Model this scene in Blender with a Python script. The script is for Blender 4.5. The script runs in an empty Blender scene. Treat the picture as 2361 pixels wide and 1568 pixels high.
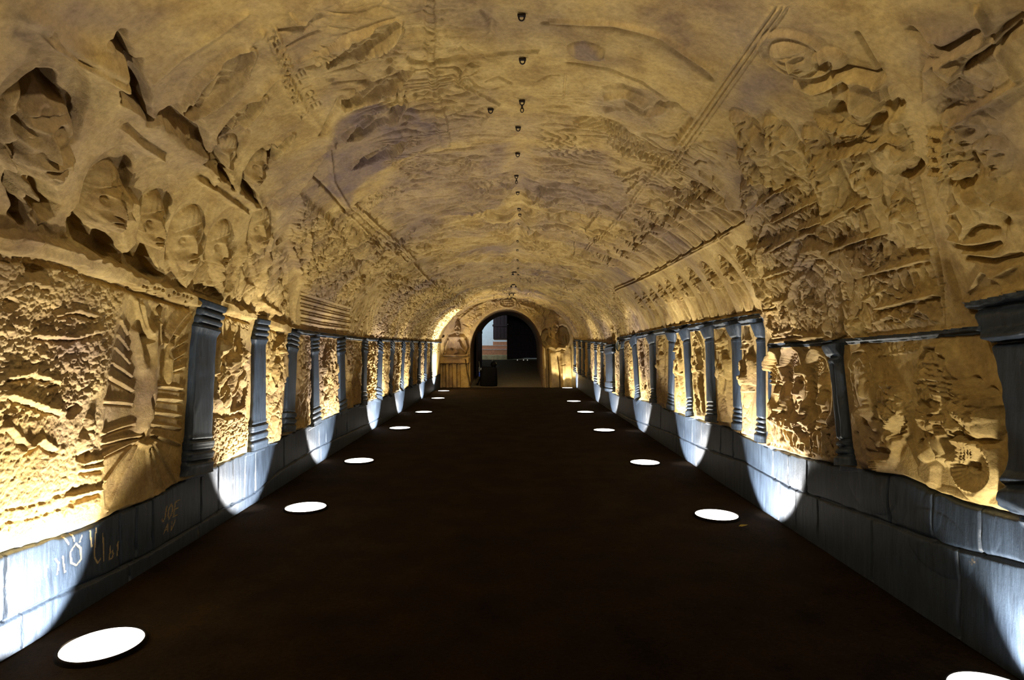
import bpy, bmesh, math, random
import numpy as np
from mathutils import Vector
SC = bpy.context.scene
COL = SC.collection
PI = math.pi
rng = np.random.RandomState(7)

# ------------------------------------------------------------------ camera model
W, HT = 2361, 1568
F = 1400.0            # focal length in pixels of the full frame
CX, CY = 1175.0, 793.0
EYE = 1.25
cam_d = bpy.data.cameras.new('camera')
cam_d.sensor_width = 36.0
cam_d.lens = F * 36.0 / W
cam_d.shift_x = (W / 2 - CX) / W
cam_d.shift_y = -(HT / 2 - CY) / W
cam_d.clip_end = 200
cam_d.clip_start = 0.02
cam = bpy.data.objects.new('camera', cam_d)
COL.objects.link(cam)
cam.location = (0, 0, EYE)
cam.rotation_euler = (PI / 2, 0, 0)
SC.camera = cam

# ------------------------------------------------------------------ helpers for naming
def tag(o, label=None, cat=None, group=None, kind=None):
    if label: o['label'] = label
    if cat: o['category'] = cat
    if group: o['group'] = group
    if kind: o['kind'] = kind
    return o

def empty(name, loc, label, cat, group=None):
    o = bpy.data.objects.new(name, None)
    o.empty_display_size = 0.05
    COL.objects.link(o)
    o.location = loc
    return tag(o, label, cat, group)

def link_mesh(name, me, parent=None, loc=None):
    o = bpy.data.objects.new(name, me)
    COL.objects.link(o)
    if parent is not None: o.parent = parent
    if loc is not None: o.location = loc
    return o

# ------------------------------------------------------------------ materials
def new_mat(name):
    m = bpy.data.materials.new(name); m.use_nodes = True
    nt = m.node_tree
    b = nt.nodes['Principled BSDF']
    return m, nt, b

def N(nt, typ, **kw):
    n = nt.nodes.new(typ)
    for k, v in kw.items():
        if k.startswith('i_'):
            n.inputs[k[2:].replace('_', ' ')].default_value = v
        else:
            setattr(n, k, v)
    return n

def ramp(nt, src, stops):
    r = nt.nodes.new('ShaderNodeValToRGB')
    el = r.color_ramp.elements
    while len(el) > 1: el.remove(el[-1])
    el[0].position = stops[0][0]; el[0].color = (*stops[0][1], 1)
    for p, c in stops[1:]:
        e = el.new(p); e.color = (*c, 1)
    nt.links.new(src, r.inputs[0])
    return r

def noise(nt, vec, scale, detail=4, rough=0.55, dist=0.0):
    n = N(nt, 'ShaderNodeTexNoise')
    n.inputs['Scale'].default_value = scale
    n.inputs['Detail'].default_value = detail
    n.inputs['Roughness'].default_value = rough
    n.inputs['Distortion'].default_value = dist
    nt.links.new(vec, n.inputs['Vector'])
    return n.outputs['Fac']

def mix(nt, fac, a, b):
    m = nt.nodes.new('ShaderNodeMix'); m.data_type = 'RGBA'
    if isinstance(fac, float): m.inputs[0].default_value = fac
    else: nt.links.new(fac, m.inputs[0])
    for i, v in ((6, a), (7, b)):
        if isinstance(v, tuple): m.inputs[i].default_value = (*v, 1)
        else: nt.links.new(v, m.inputs[i])
    return m.outputs[2]

def bump(nt, h, strength, dist, prev=None):
    b = nt.nodes.new('ShaderNodeBump')
    b.inputs['Strength'].default_value = strength
    b.inputs['Distance'].default_value = dist
    nt.links.new(h, b.inputs['Height'])
    if prev is not None: nt.links.new(prev, b.inputs['Normal'])
    return b.outputs[0]

def clay_mat():
    m, nt, b = new_mat('carved_clay')
    pos = N(nt, 'ShaderNodeNewGeometry').outputs['Position']
    big = noise(nt, pos, 0.9, 5, 0.6)
    mid = noise(nt, pos, 5.0, 6, 0.65, 0.4)
    fine = noise(nt, pos, 45.0, 4, 0.7)
    ochre = ramp(nt, mid, [(0.30, (0.27, 0.165, 0.054)), (0.50, (0.43, 0.292, 0.102)), (0.68, (0.54, 0.385, 0.150))])
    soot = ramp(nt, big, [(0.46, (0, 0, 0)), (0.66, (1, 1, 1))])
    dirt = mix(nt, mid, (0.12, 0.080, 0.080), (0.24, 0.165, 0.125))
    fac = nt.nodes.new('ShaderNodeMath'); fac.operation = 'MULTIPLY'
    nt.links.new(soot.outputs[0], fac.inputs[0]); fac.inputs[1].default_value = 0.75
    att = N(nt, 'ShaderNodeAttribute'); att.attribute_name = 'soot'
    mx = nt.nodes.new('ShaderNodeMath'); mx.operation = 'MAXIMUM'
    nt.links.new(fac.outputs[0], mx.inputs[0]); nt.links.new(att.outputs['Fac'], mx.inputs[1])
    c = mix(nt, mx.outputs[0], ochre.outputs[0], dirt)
    c2 = ramp(nt, fine, [(0.3, (0.72, 0.72, 0.72)), (0.7, (1.12, 1.12, 1.12))])
    mm = nt.nodes.new('ShaderNodeMix'); mm.data_type = 'RGBA'; mm.blend_type = 'MULTIPLY'
    mm.inputs[0].default_value = 1.0
    nt.links.new(c, mm.inputs[6]); nt.links.new(c2.outputs[0], mm.inputs[7])
    nt.links.new(mm.outputs[2], b.inputs['Base Color'])
    b.inputs['Roughness'].default_value = 0.85
    b.inputs['Specular IOR Level'].default_value = 0.22
    n1 = bump(nt, noise(nt, pos, 28.0, 6, 0.7, 0.6), 0.55, 0.012)
    n2 = bump(nt, noise(nt, pos, 110.0, 4, 0.7), 0.35, 0.004, n1)
    nt.links.new(n2, b.inputs['Normal'])
    return m

def paint_mat():
    m, nt, b = new_mat('blue_black_paint')
    pos = N(nt, 'ShaderNodeNewGeometry').outputs['Position']
    mp = N(nt, 'ShaderNodeMapping'); mp.inputs['Scale'].default_value = (9, 9, 1.2)
    nt.links.new(pos, mp.inputs['Vector'])
    st = noise(nt, mp.outputs[0], 4.0, 6, 0.7, 0.3)
    blot = noise(nt, pos, 7.0, 6, 0.7, 0.5)
    c = ramp(nt, st, [(0.3, (0.010, 0.016, 0.026)), (0.7, (0.034, 0.050, 0.076))])
    wear = ramp(nt, blot, [(0.66, (0, 0, 0)), (0.72, (1, 1, 1))])
    f = nt.nodes.new('ShaderNodeMath'); f.operation = 'MULTIPLY'
    nt.links.new(wear.outputs[0], f.inputs[0]); f.inputs[1].default_value = 0.35
    cc = mix(nt, f.outputs[0], c.outputs[0], (0.30, 0.21, 0.10))
    nt.links.new(cc, b.inputs['Base Color'])
    b.inputs['Roughness'].default_value = 0.5
    b.inputs['Specular IOR Level'].default_value = 0.45
    n1 = bump(nt, st, 0.45, 0.01)
    n2 = bump(nt, noise(nt, pos, 60.0, 5, 0.7), 0.3, 0.005, n1)
    nt.links.new(n2, b.inputs['Normal'])
    return m

def floor_mat():
    m, nt, b = new_mat('dark_earth_floor')
    pos = N(nt, 'ShaderNodeNewGeometry').outputs['Position']
    n = noise(nt, pos, 3.0, 6, 0.65)
    n2 = noise(nt, pos, 60.0, 5, 0.75)
    c = ramp(nt, n, [(0.3, (0.009, 0.0055, 0.003)), (0.7, (0.026, 0.016, 0.008))])
    c2 = ramp(nt, n2, [(0.35, (0.6, 0.6, 0.6)), (0.7, (1.3, 1.3, 1.3))])
    mm = nt.nodes.new('ShaderNodeMix'); mm.data_type = 'RGBA'; mm.blend_type = 'MULTIPLY'
    mm.inputs[0].default_value = 1.0
    nt.links.new(c.outputs[0], mm.inputs[6]); nt.links.new(c2.outputs[0], mm.inputs[7])
    nt.links.new(mm.outputs[2], b.inputs['Base Color'])
    b.inputs['Roughness'].default_value = 0.95
    b.inputs['Specular IOR Level'].default_value = 0.05
    nt.links.new(bump(nt, n2, 0.6, 0.01), b.inputs['Normal'])
    return m

def plain(name, col, rough=0.6, metal=0.0, scale=12.0, var=0.25, spec=0.5, bmp=0.15):
    m, nt, b = new_mat(name)
    pos = N(nt, 'ShaderNodeNewGeometry').outputs['Position']
    n = noise(nt, pos, scale, 5, 0.6)
    lo = tuple(c * (1 - var) for c in col); hi = tuple(min(1, c * (1 + var)) for c in col)
    nt.links.new(ramp(nt, n, [(0.3, lo), (0.7, hi)]).outputs[0], b.inputs['Base Color'])
    b.inputs['Roughness'].default_value = rough
    b.inputs['Metallic'].default_value = metal
    b.inputs['Specular IOR Level'].default_value = spec
    nt.links.new(bump(nt, n, bmp, 0.01), b.inputs['Normal'])
    return m

def emit(name, col, strength):
    m, nt, b = new_mat(name)
    b.inputs['Base Color'].default_value = (0.8, 0.8, 0.8, 1)
    b.inputs['Emission Color'].default_value = (*col, 1)
    b.inputs['Emission Strength'].default_value = strength
    return m

M = dict(clay=clay_mat(), paint=paint_mat(), floor=floor_mat())

# ------------------------------------------------------------------ tunnel profile
X0, A, B, ZS = -0.05, 1.95, 1.40, 1.20     # centre, half width, rise, springing height
YEND = 17.5
_t = np.linspace(-PI / 2, PI / 2, 6001)
_ex, _ez = A * np.sin(_t), ZS + B * np.cos(_t)
_seg = np.hypot(np.diff(_ex), np.diff(_ez))
_es = np.concatenate([[0], np.cumsum(_seg)]); _es -= _es[3000]
SE = _es[-1]                 # arc length crown -> springing
SMAX = SE + ZS               # arc length crown -> floor

def prof(s):
    s = np.asarray(s, float)
    a = np.abs(s)
    t = np.interp(a, _es[3000:], _t[3000:])
    x = A * np.sin(t); z = ZS + B * np.cos(t)
    low = a > SE
    x = np.where(low, A, x); z = np.where(low, ZS - (a - SE), z)
    nx = -np.sin(t) / A; nz = -np.cos(t) / B
    l = np.hypot(nx, nz); nx, nz = nx / l, nz / l
    nx = np.where(low, -1.0, nx); nz = np.where(low, 0.0, nz)
    sg = np.where(s < 0, -1.0, 1.0)
    return X0 + sg * x, z, sg * nx, nz

def inv(px, py):
    """pixel of the photograph -> (s, y) on the smooth vault or wall"""
    dx = (px - CX) / F; dz = -(py - CY) / F
    if abs(dx) > 1e-6:
        sg = 1 if dx > 0 else -1
        Y = (X0 + sg * A) / dx
        z = EYE + dz * Y
        if 0 < Y and z <= ZS:
            return sg * (SE + ZS - z), Y
    # ellipse
    a = (dx / A) ** 2 + (dz / B) ** 2
    b = 2 * (-X0 * dx / A ** 2 + (EYE - ZS) * dz / B ** 2)
    c = (X0 / A) ** 2 + ((EYE - ZS) / B) ** 2 - 1
    Y = (-b + math.sqrt(max(b * b - 4 * a * c, 0))) / (2 * a)
    x = dx * Y - X0; z = EYE + dz * Y - ZS
    t = math.atan2(x / A, max(z, 0) / B)
    return float(np.interp(t, _t, _es)), Y

# ------------------------------------------------------------------ relief grid
DS = 0.004
ncol = int(2 * SMAX / DS) + 1
S = np.linspace(-SMAX, SMAX, ncol)
ys = [-2.6, -2.2, -1.8, -1.4, -1.0, -0.6, -0.3, 0.0, 0.25, 0.5, 0.7, 0.85, 1.0, 1.1, 1.2, 1.27]
y = 1.32
while y < YEND:
    ys.append(y); y += max(0.0042, 0.0020 * y)
ys.append(YEND)
YV = np.array(ys); nrow = len(YV)
H = np.zeros((nrow, ncol))
OWN = np.zeros((nrow - 1, ncol - 1), np.int16)
YC = 0.5 * (YV[1:] + YV[:-1]); SCN = 0.5 * (S[1:] + S[:-1])

_tab = np.random.RandomState(11).rand(256, 256)
def vn(x, y, seed=0):
    x = x + seed * 17.31; y = y + seed * 9.77
    xi = np.floor(x).astype(np.int64); yi = np.floor(y).astype(np.int64)
    fx = x - xi; fy = y - yi
    fx = fx * fx * fx * (fx * (fx * 6 - 15) + 10); fy = fy * fy * fy * (fy * (fy * 6 - 15) + 10)
    a = _tab[xi & 255, yi & 255]; b = _tab[(xi + 1) & 255, yi & 255]
    c = _tab[xi & 255, (yi + 1) & 255]; d = _tab[(xi + 1) & 255, (yi + 1) & 255]
    return (a * (1 - fx) + b * fx) * (1 - fy) + (c * (1 - fx) + d * fx) * fy
def fbm(x, y, seed=0, o=4):
    r = 0; amp = 0.5; tot = 0
    for k in range(o):
        r = r + amp * vn(x * 2 ** k, y * 2 ** k, seed + k); tot += amp; amp *= 0.5
    return r / tot
def sm(a, b, x):
    t = np.clip((x - a) / (b - a), 0, 1); return t * t * (3 - 2 * t)
def cells(x, y, seed=0, rnd=0.9):
    """rounded bosses separated by narrow creases (0..1)"""
    x = x + seed * 13.7; y = y + seed * 7.3
    xi = np.floor(x).astype(np.int64); yi = np.floor(y).astype(np.int64)
    f1 = np.full(x.shape, 9.0); f2 = np.full(x.shape, 9.0)
    for a in (-1, 0, 1):
        for b in (-1, 0, 1):
            cx = xi + a; cy = yi + b
            px = cx + .5 + rnd * (_tab[cx & 255, cy & 255] - .5); py = cy + .5 + rnd * (_tab[(cx + 91) & 255, (cy + 37) & 255] - .5)
            d = (px - x) ** 2 + (py - y) ** 2
            f2 = np.minimum(f2, np.maximum(f1, d)); f1 = np.minimum(f1, d)
    f1 = np.sqrt(f1); f2 = np.sqrt(f2)
    return np.sqrt(np.clip((f2 - f1) / 0.55, 0, 1)) * np.sqrt(np.clip(1 - (f1 / 1.05) ** 2, 0, 1))
def tangle(u, v, seed, sharp=0.28):
    """crowded carving: bosses of two sizes with creases between them (0..1)"""
    wu = u + 1.1 * (fbm(u * 0.9, v * 0.9, seed, 2) - 0.5); wv = v + 1.1 * (fbm(u * 0.9, v * 0.9, seed + 5, 2) - 0.5)
    c1 = cells(wu * .95, wv * .95, seed % 37); c2 = cells(wu * 2.3 + c1 * .3, wv * 2.3, seed % 31 + 3)
    big = fbm(wu * .6, wv * .6, seed + 7, 2)
    return 0.55 * c1 + 0.30 * c2 * sm(.1, .5, c1) + 0.5 * (big - 0.35)

def window(s0, s1, y0, y1):
    i0 = max(0, np.searchsorted(YV, y0) - 1); i1 = min(nrow, np.searchsorted(YV, y1) + 1)
    j0 = max(0, np.searchsorted(S, s0) - 1); j1 = min(ncol, np.searchsorted(S, s1) + 1)
    return slice(i0, i1), slice(j0, j1)
def grids(w):
    return np.meshgrid(S[w[1]], YV[w[0]])

def P(pts, close=False, dens=0):
    """pixel points -> (s,y) array, densified so that straight pixel lines stay where the photo has them"""
    out = []
    n = len(pts)
    for k in range(n if close else n - 1):
        a, b = pts[k], pts[(k + 1) % n]
        d = dens or max(1, int(math.hypot(a[0] - b[0], a[1] - b[1]) / 60))
        for q in range(d):
            t = q / d
            out.append(inv(a[0] + (b[0] - a[0]) * t, a[1] + (b[1] - a[1]) * t))
    if not close: out.append(inv(*pts[-1]))
    return np.array(out)

def segdist(SS, YY, pl, close=False):
    d = np.full(SS.shape, 1e9); tt = np.zeros(SS.shape)
    n = len(pl); L = 0
    for k in range(n if close else n - 1):
        a, b = pl[k], pl[(k + 1) % n]
        ab = b - a; l2 = ab @ ab + 1e-12
        t = np.clip(((SS - a[0]) * ab[0] + (YY - a[1]) * ab[1]) / l2, 0, 1)
        dd = np.hypot(SS - a[0] - t * ab[0], YY - a[1] - t * ab[1])
        l = math.sqrt(l2)
        tt = np.where(dd < d, L + t * l, tt); d = np.minimum(d, dd); L += l
    return d, tt
def inside(SS, YY, pl):
    m = np.zeros(SS.shape, bool); n = len(pl)
    for k in range(n):
        a, b = pl[k], pl[(k + 1) % n]
        if abs(a[1] - b[1]) < 1e-12: continue
        c = ((a[1] > YY) != (b[1] > YY)) & (SS < (b[0] - a[0]) * (YY - a[1]) / (b[1] - a[1]) + a[0])
        m ^= c
    return m
def bb(pl, pad):
    return window(pl[:, 0].min() - pad, pl[:, 0].max() + pad, pl[:, 1].min() - pad, pl[:, 1].max() + pad)

# registry of carved objects cut out of the vault surface
REL = [None, dict(name='wall_left', kind='structure', mat='clay'), dict(name='wall_right', kind='structure', mat='clay'),
       dict(name='ceiling', kind='structure', mat='clay'), dict(name='baseboard_left', kind='structure', mat='paint'),
       dict(name='baseboard_right', kind='structure', mat='paint')]
def reg(name, label=None, cat=None, group=None, mat='clay', parent=None, kind=None):
    REL.append(dict(name=name, label=label, cat=cat, group=group, mat=mat, parent=parent, kind=kind))
    return len(REL) - 1
def ownpoly(pl, rid, over=None):
    w = bb(pl, 0.02)
    i = slice(w[0].start, min(w[0].stop, nrow - 1)); j = slice(w[1].start, min(w[1].stop, ncol - 1))
    SS, YY = np.meshgrid(SCN[j], YC[i])
    m = inside(SS, YY, pl)
    if over is not None: m &= np.isin(OWN[i, j], over)
    OWN[i, j][m] = rid
def ownwhere(w, m, rid, over=None):
    i = slice(w[0].start, min(w[0].stop, nrow - 1)); j = slice(w[1].start, min(w[1].stop, ncol - 1))
    mm = m[:i.stop - i.start, :j.stop - j.start].copy()
    if over is not None: mm &= np.isin(OWN[i, j], over)
    OWN[i, j][mm] = rid

def stroke(pts, width, h, px=True, close=False, wob=0.15, flat=False, seed=0):
    """ridge (h>0) or groove (h<0) along a polyline; width in metres"""
    pl = P(pts, close) if px else np.array(pts, float)
    w = bb(pl, width * 2.5); SS, YY = grids(w)
    d, t = segdist(SS, YY, pl, close)
    ww = width * (1 + wob * (2 * vn(t * 14, t * 0 + seed, seed) - 1))
    if flat: g = sm(1.25, 0.75, d / ww)
    else: g = np.exp(-(d / ww) ** 2 * 1.8)
    H[w] += h * g
    return w, d, ww
def raise_poly(pts, h, bev=0.02, px=True, rough=0.0, seed=1, mode='add', wob=0.012):
    pl = P(pts, True) if px else np.array(pts, float)
    w = bb(pl, bev + 0.05); SS, YY = grids(w)
    d, t = segdist(SS, YY, pl, True)
    sd = np.where(inside(SS, YY, pl), d, -d) + wob * (vn(SS * 22, YY * 22, seed) - 0.5)
    g = sm(-bev * 0.3, bev * 0.7, sd)
    if rough: g = g * (1 + rough * (fbm(SS * 16, YY * 16, seed, 3) - 0.5))
    if mode == 'add': H[w] += h * g
    else: H[w] = H[w] * (1 - g) + h * g
    return w, g, SS, YY
def frame_of(a, b, px=True):
    a = np.array(inv(*a)) if px else np.array(a, float); b = np.array(inv(*b)) if px else np.array(b, float)
    v = b - a; L = math.hypot(*v); v = v / L
    u = np.array([v[1], -v[0]])
    return a, u, v, L
def local(a, u, v, L, half):
    c = [a - u * half, a + u * half, a + v * L - u * half, a + v * L + u * half]
    pl = np.array(c); w = bb(pl, half * 0.3 + 0.02); SS, YY = grids(w)
    return w, (SS - a[0]) * u[0] + (YY - a[1]) * u[1], (SS - a[0]) * v[0] + (YY - a[1]) * v[1], SS, YY
def ell(c, r1, r2, h, ang=0.0, p=0.5, px=True, rim=0.0, bev=0.0):
    """dome (h>0) / hollow (h<0); r1 along s, r2 along y"""
    c = inv(*c) if px else c
    R = max(r1, r2) * 1.35
    w = window(c[0] - R, c[0] + R, c[1] - R, c[1] + R); SS, YY = grids(w)
    a = (SS - c[0]) * math.cos(ang) + (YY - c[1]) * math.sin(ang); b = -(SS - c[0]) * math.sin(ang) + (YY - c[1]) * math.cos(ang)
    q = (a / r1) ** 2 + (b / r2) ** 2
    if bev: g = sm(1 + bev, 1 - bev, np.sqrt(q))
    else: g = np.clip(1 - q, 0, 1) ** p
    H[w] += h * g
    if rim: H[w] += rim * np.exp(-((np.sqrt(q) - 1) / 0.10) ** 2)
    return w, q

def face_h(u, v, seed=0, beard=0.0):
    """u,v in face units (half width / half height = 1); returns relief 0..~1"""
    r = np.random.RandomState(seed)
    q = (u / (1 - 0.22 * np.clip(-v, 0, 1))) ** 2 + v ** 2
    dome = np.clip(1 - q, 0, 1) ** 0.5
    f = dome * 0.62
    g = lambda cu, cv, su, sv: np.exp(-((u - cu) / su) ** 2 - ((v - cv) / sv) ** 2)
    f -= 0.62 * (g(-0.40, 0.10, 0.24, 0.13) + g(0.40, 0.10, 0.24, 0.13))
    f += 0.34 * (g(-0.40, 0.08, 0.13, 0.07) + g(0.40, 0.08, 0.13, 0.07))
    f += 0.20 * g(0, 0.27, 0.55, 0.07)
    nose = np.exp(-(u / (0.10 + 0.10 * np.clip(0.2 - v, 0, 0.6))) ** 2) * sm(0.28, 0.12, v) * sm(-0.34, -0.24, v)
    f += 0.62 * nose * (0.5 + 0.9 * np.clip(0.25 - v, 0, 0.55))
    f -= 0.42 * g(0, -0.54, 0.27, 0.055)
    f += 0.16 * (g(0, -0.46, 0.24, 0.05) + g(0, -0.63, 0.20, 0.05))
    f -= 0.14 * g(0, -0.38, 0.30, 0.05)
    f += 0.18 * g(0, -0.84, 0.20, 0.12)
    hair = sm(0.42, 0.5, v + 0.12 * u * u)
    f += hair * (0.16 + 0.035 * np.sin(u * 18 + 6 * v + seed)) * dome
    if beard:
        bm = sm(-0.45, -0.7, v - 0.25 * u * u)
        f += beard * bm * (0.14 + 0.05 * np.sin(u * 24 + 2 * np.sin(v * 8)))
    return f * (q < 1.0)

def face(c, up, hw, hh, depth, seed=0, beard=0.0, px=True):
    a = np.array(inv(*c)) if px else np.array(c, float)
    b = np.array(inv(*up)) if px else np.array(up, float)
    v = b - a; v /= math.hypot(*v); u = np.array([v[1], -v[0]])
    R = max(hw, hh) * 1.15
    w = window(a[0] - R, a[0] + R, a[1] - R, a[1] + R); SS, YY = grids(w)
    lu = ((SS - a[0]) * u[0] + (YY - a[1]) * u[1]) / hw; lv = ((SS - a[0]) * v[0] + (YY - a[1]) * v[1]) / hh
    H[w] += depth * face_h(lu, lv, seed, beard)

def saint(foot, head, width, depth=0.04, seed=0, niche=0.0, halo=True, px=True, rid=None, over=None, fold=1.0, beard=0.0):
    """standing robed figure in relief: foot and head-top points, total width in metres"""
    r = np.random.RandomState(seed + 100)
    a, u, v, L = frame_of(foot, head, px)
    hw = width / 2
    w, lu, lv, SS, YY = local(a, u, v, L, hw * 1.25)
    x = lu / hw; t = lv / L
    lean = 0.12 * math.sin(seed * 2.3)
    xb = x - lean * np.sin(t * PI)
    hc = 0.86; hr = min(0.12, 0.42 * width / L)       # head centre, head half height (in L)
    # body silhouette
    bw = np.interp(t, [0, 0.03, 0.35, 0.52, 0.66, 0.72, 0.755, 0.78], [0.66, 0.74, 0.62, 0.56, 0.68, 0.62, 0.30, 0.20])
    body = np.clip(1 - (xb / bw) ** 2, 0, 1) ** 0.5 * (t > 0) * (t < 0.8) * sm(0.0, 0.02, t)
    fr = 9 + 4 * r.rand()
    folds = np.sin(xb * fr + 2.2 * np.sin(t * 7 + seed) + seed) * sm(0.66, 0.5, t)
    body_h = body * (0.85 + 0.22 * fold * folds)
    # arms: two strokes bent over the chest
    arm = np.zeros_like(x)
    for sgn in (-1, 1):
        e = np.array([sgn * 0.55, 0.50 + 0.05 * r.rand()]); h0 = np.array([sgn * 0.45, 0.70]); h1 = np.array([sgn * (0.05 - 0.2 * r.rand()), 0.56 + 0.12 * r.rand()])
        for p0, p1 in ((h0, e), (e, h1)):
            p0m = p0 * [hw, L]; p1m = p1 * [hw, L]; ab = p1m - p0m
            tt = np.clip(((xb * hw - p0m[0]) * ab[0] + (lv - p0m[1]) * ab[1]) / (ab @ ab), 0, 1)
            d = np.hypot(xb * hw - p0m[0] - tt * ab[0], lv - p0m[1] - tt * ab[1])
            arm = np.maximum(arm, np.clip(1 - (d / (0.17 * hw)) ** 2, 0, 1) ** 0.5)
    hgt = body_h + 0.45 * arm * (body > 0)
    # head
    hx = (x * hw - lean * hw * math.sin(hc * PI)) / (0.78 * hr * L); hy = (t - hc) / hr
    hd = face_h(hx, hy, seed, beard)
    hgt = np.maximum(hgt, 1.25 * hd)
    q = np.sqrt((hx / 1.75) ** 2 + (hy / 1.45) ** 2)
    if halo:
        hgt = hgt + (hgt < 0.05) * (0.20 * sm(1.05, 0.98, q)) + 0.28 * np.exp(-((q - 1.0) / 0.07) ** 2)
    out = depth * hgt
    if niche:
        top = np.sqrt((x / 1.0) ** 2 + (np.clip(t - 0.80, 0, 9) * L / (hw * 1.15)) ** 2)
        g = sm(1.0, 0.90, np.where(t > 0.80, top, np.abs(x))) * (t > -0.02)
        out = out - niche * g
    H[w] += out
    if rid is not None:
        m = ((np.abs(x) < 0.98) & (t > 0) & (t < 1.04)) if niche else ((np.abs(xb) < bw + 0.06) & (t > 0) & (t < 0.78)) | (q < 1.1)
        ownwhere(w, m, rid, over)
    return a, u, v, L

PIL = []
def pilaster(tl, tr, br, bl, label, group, depth=0.055, flute=0.0, flare=0.25, rings=3, capf=0.16, basef=0.18, square=False, funnel=False):
    """records a half-round pilaster standing on the wall; the wall is smoothed where it stands"""
    TL, TR, BR, BL = (np.array(inv(*q)) for q in (tl, tr, br, bl))
    a = (BL + BR) / 2; b = (TL + TR) / 2
    v = b - a; L = math.hypot(*v); v = v / L; u = np.array([v[1], -v[0]])
    wt = abs((TR - TL) @ u) / 2; wb = abs((BR - BL) @ u) / 2
    hw = max(wt, wb)
    w, lu, lv, SS, YY = local(a, u, v, L, hw * 1.5)
    g = sm(1.35, 1.0, np.abs(lu) / hw) * (lv > -.03) * (lv < L + .03)
    H[w] = H[w] * (1 - g) + g * 0.012
    PIL.append((a, u, v, L, wt, wb, label, group, depth, flute, flare, rings, capf, basef, square, funnel))

def build_pilasters():
    for (a, u, v, L, wt, wb, label, group, depth, flute, flare, rings, capf, basef, square, funnel) in PIL:
        r_ = np.random.RandomState(int(a[1] * 1000) % 9999)
        nt, nc = 120, 26
        tt = np.linspace(0, 1, nt)
        ringz = []
        for k in range(rings):
            ringz += [basef * (0.30 + 0.66 * k / max(1, rings - 1))] + ([1 - capf * (0.42 + 0.58 * k / max(1, rings - 1))] if not funnel else [1 - capf] if k == 0 else [])
        # denser samples at the rings
        tt = np.sort(np.concatenate([tt] + [z + np.linspace(-.03, .03, 15) / L for z in ringz] + [[0.0, 1.0]])); tt = np.clip(tt, 0, 1)
        wid = wb + (wt - wb) * tt
        waist = sm(basef, basef + 0.05, tt) * sm(1 - capf, 1 - capf - 0.05, tt)
        wid = wid * (1 - flare * waist) * (1 + .06 * sm(0.03, 0, tt))
        dep = depth * (1 - .22 * waist)
        if funnel:
            fn_ = .62 + .38 * sm(1 - capf * 1.1, 1, tt) + .25 * sm(basef * 1.0, 0, tt) - .12 * np.sin(np.clip((tt - .3) / .7, 0, 1) * PI) * 0; wid = wb * .8 + (wt - wb * .8) * tt; wid = wid * fn_ * 1.0; dep = depth * (.75 + .45 * sm(1 - capf * 1.1, 1, tt) + .3 * sm(basef, 0, tt))
        for z in ringz:
            wob = .004 * (r_.rand() - .5)
            e = np.exp(-((tt - z) * L / .012) ** 2); g = np.exp(-((tt - z - .022 / L) * L / .008) ** 2)
            wid = wid * (1 + .025 * e - .04 * g); dep = dep * (1 + .06 * e - .34 * g)
        th = np.linspace(0, PI, nc)
        cx = np.cos(th); sx = np.sin(th)
        ex = .35 if square else .75
        prof_h = np.abs(sx) ** ex; prof_x = np.sign(cx) * np.abs(cx) ** (.45 if square else .9)
        T, K = np.meshgrid(tt, np.arange(nc), indexing='ij')
        hh = dep[:, None] * prof_h[None, :]
        if flute: hh = hh - waist[:, None] * flute * depth * .12 * (.5 + .5 * np.cos(th * 7))[None, :] * prof_h[None, :]
        xx = wid[:, None] * prof_x[None, :]
        hh = hh * (1 + .10 * (vn(T * L * 16 + a[1] * 3, K * .5, 3) - .5)) - .03 * (prof_h[None, :] < .02)
        xx = xx * (1 + .05 * (vn(T * L * 12 + a[1], K * 0 + (K > nc / 2) * 5., 5) - .5))
        ss = a[0] + u[0] * xx + v[0] * T * L; yy = a[1] + u[1] * xx + v[1] * T * L
        px_, pz_, nx_, nz_ = prof(ss)
        off = 0.010 + hh
        X = px_ + nx_ * off; Z = pz_ + nz_ * off
        co = np.stack([X, yy, Z], -1)
        org = np.array([co[0, :, 0].mean(), co[0, :, 1].mean(), co[:, :, 2].min()])
        root = empty('pilaster', org, label, 'pilaster', group)
        for nm, t0, t1 in (('base', 0, basef), ('shaft', basef, 1 - capf), ('capital', 1 - capf, 1)):
            k0 = int(np.searchsorted(tt, t0 - 1e-9)); k1 = int(np.searchsorted(tt, t1 + 1e-9))
            k0 = max(0, k0 - (1 if t0 > 0 else 0)); rows = co[k0:k1] - org
            n = len(rows)
            vs = rows.reshape(-1, 3).tolist(); fs = []
            flip = (prof(a[0])[2] > 0) == (u[1] > 0)
            for i in range(n - 1):
                for k in range(nc - 1):
                    q = (i * nc + k, i * nc + k + 1, (i + 1) * nc + k + 1, (i + 1) * nc + k)
                    fs.append(q)
            fs.append(tuple(range(nc - 1, -1, -1))); fs.append(tuple(range((n - 1) * nc, n * nc)))
            for i in range(n - 1): fs.append((i * nc, (i + 1) * nc, (i + 1) * nc + nc - 1, i * nc + nc - 1))
            o = mesh_from(nm, vs, fs, 'paint', True, root)
            bm = bmesh.new(); bm.from_mesh(o.data); bmesh.ops.recalc_face_normals(bm, faces=bm.faces); bm.to_mesh(o.data); bm.free()

def const_y_line(px, s_from, s_to, width, h, **k):
    y_ = inv(*px)[1]
    return stroke([(s_from, y_), (s_to, y_)], width, h, px=False, **k)

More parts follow.
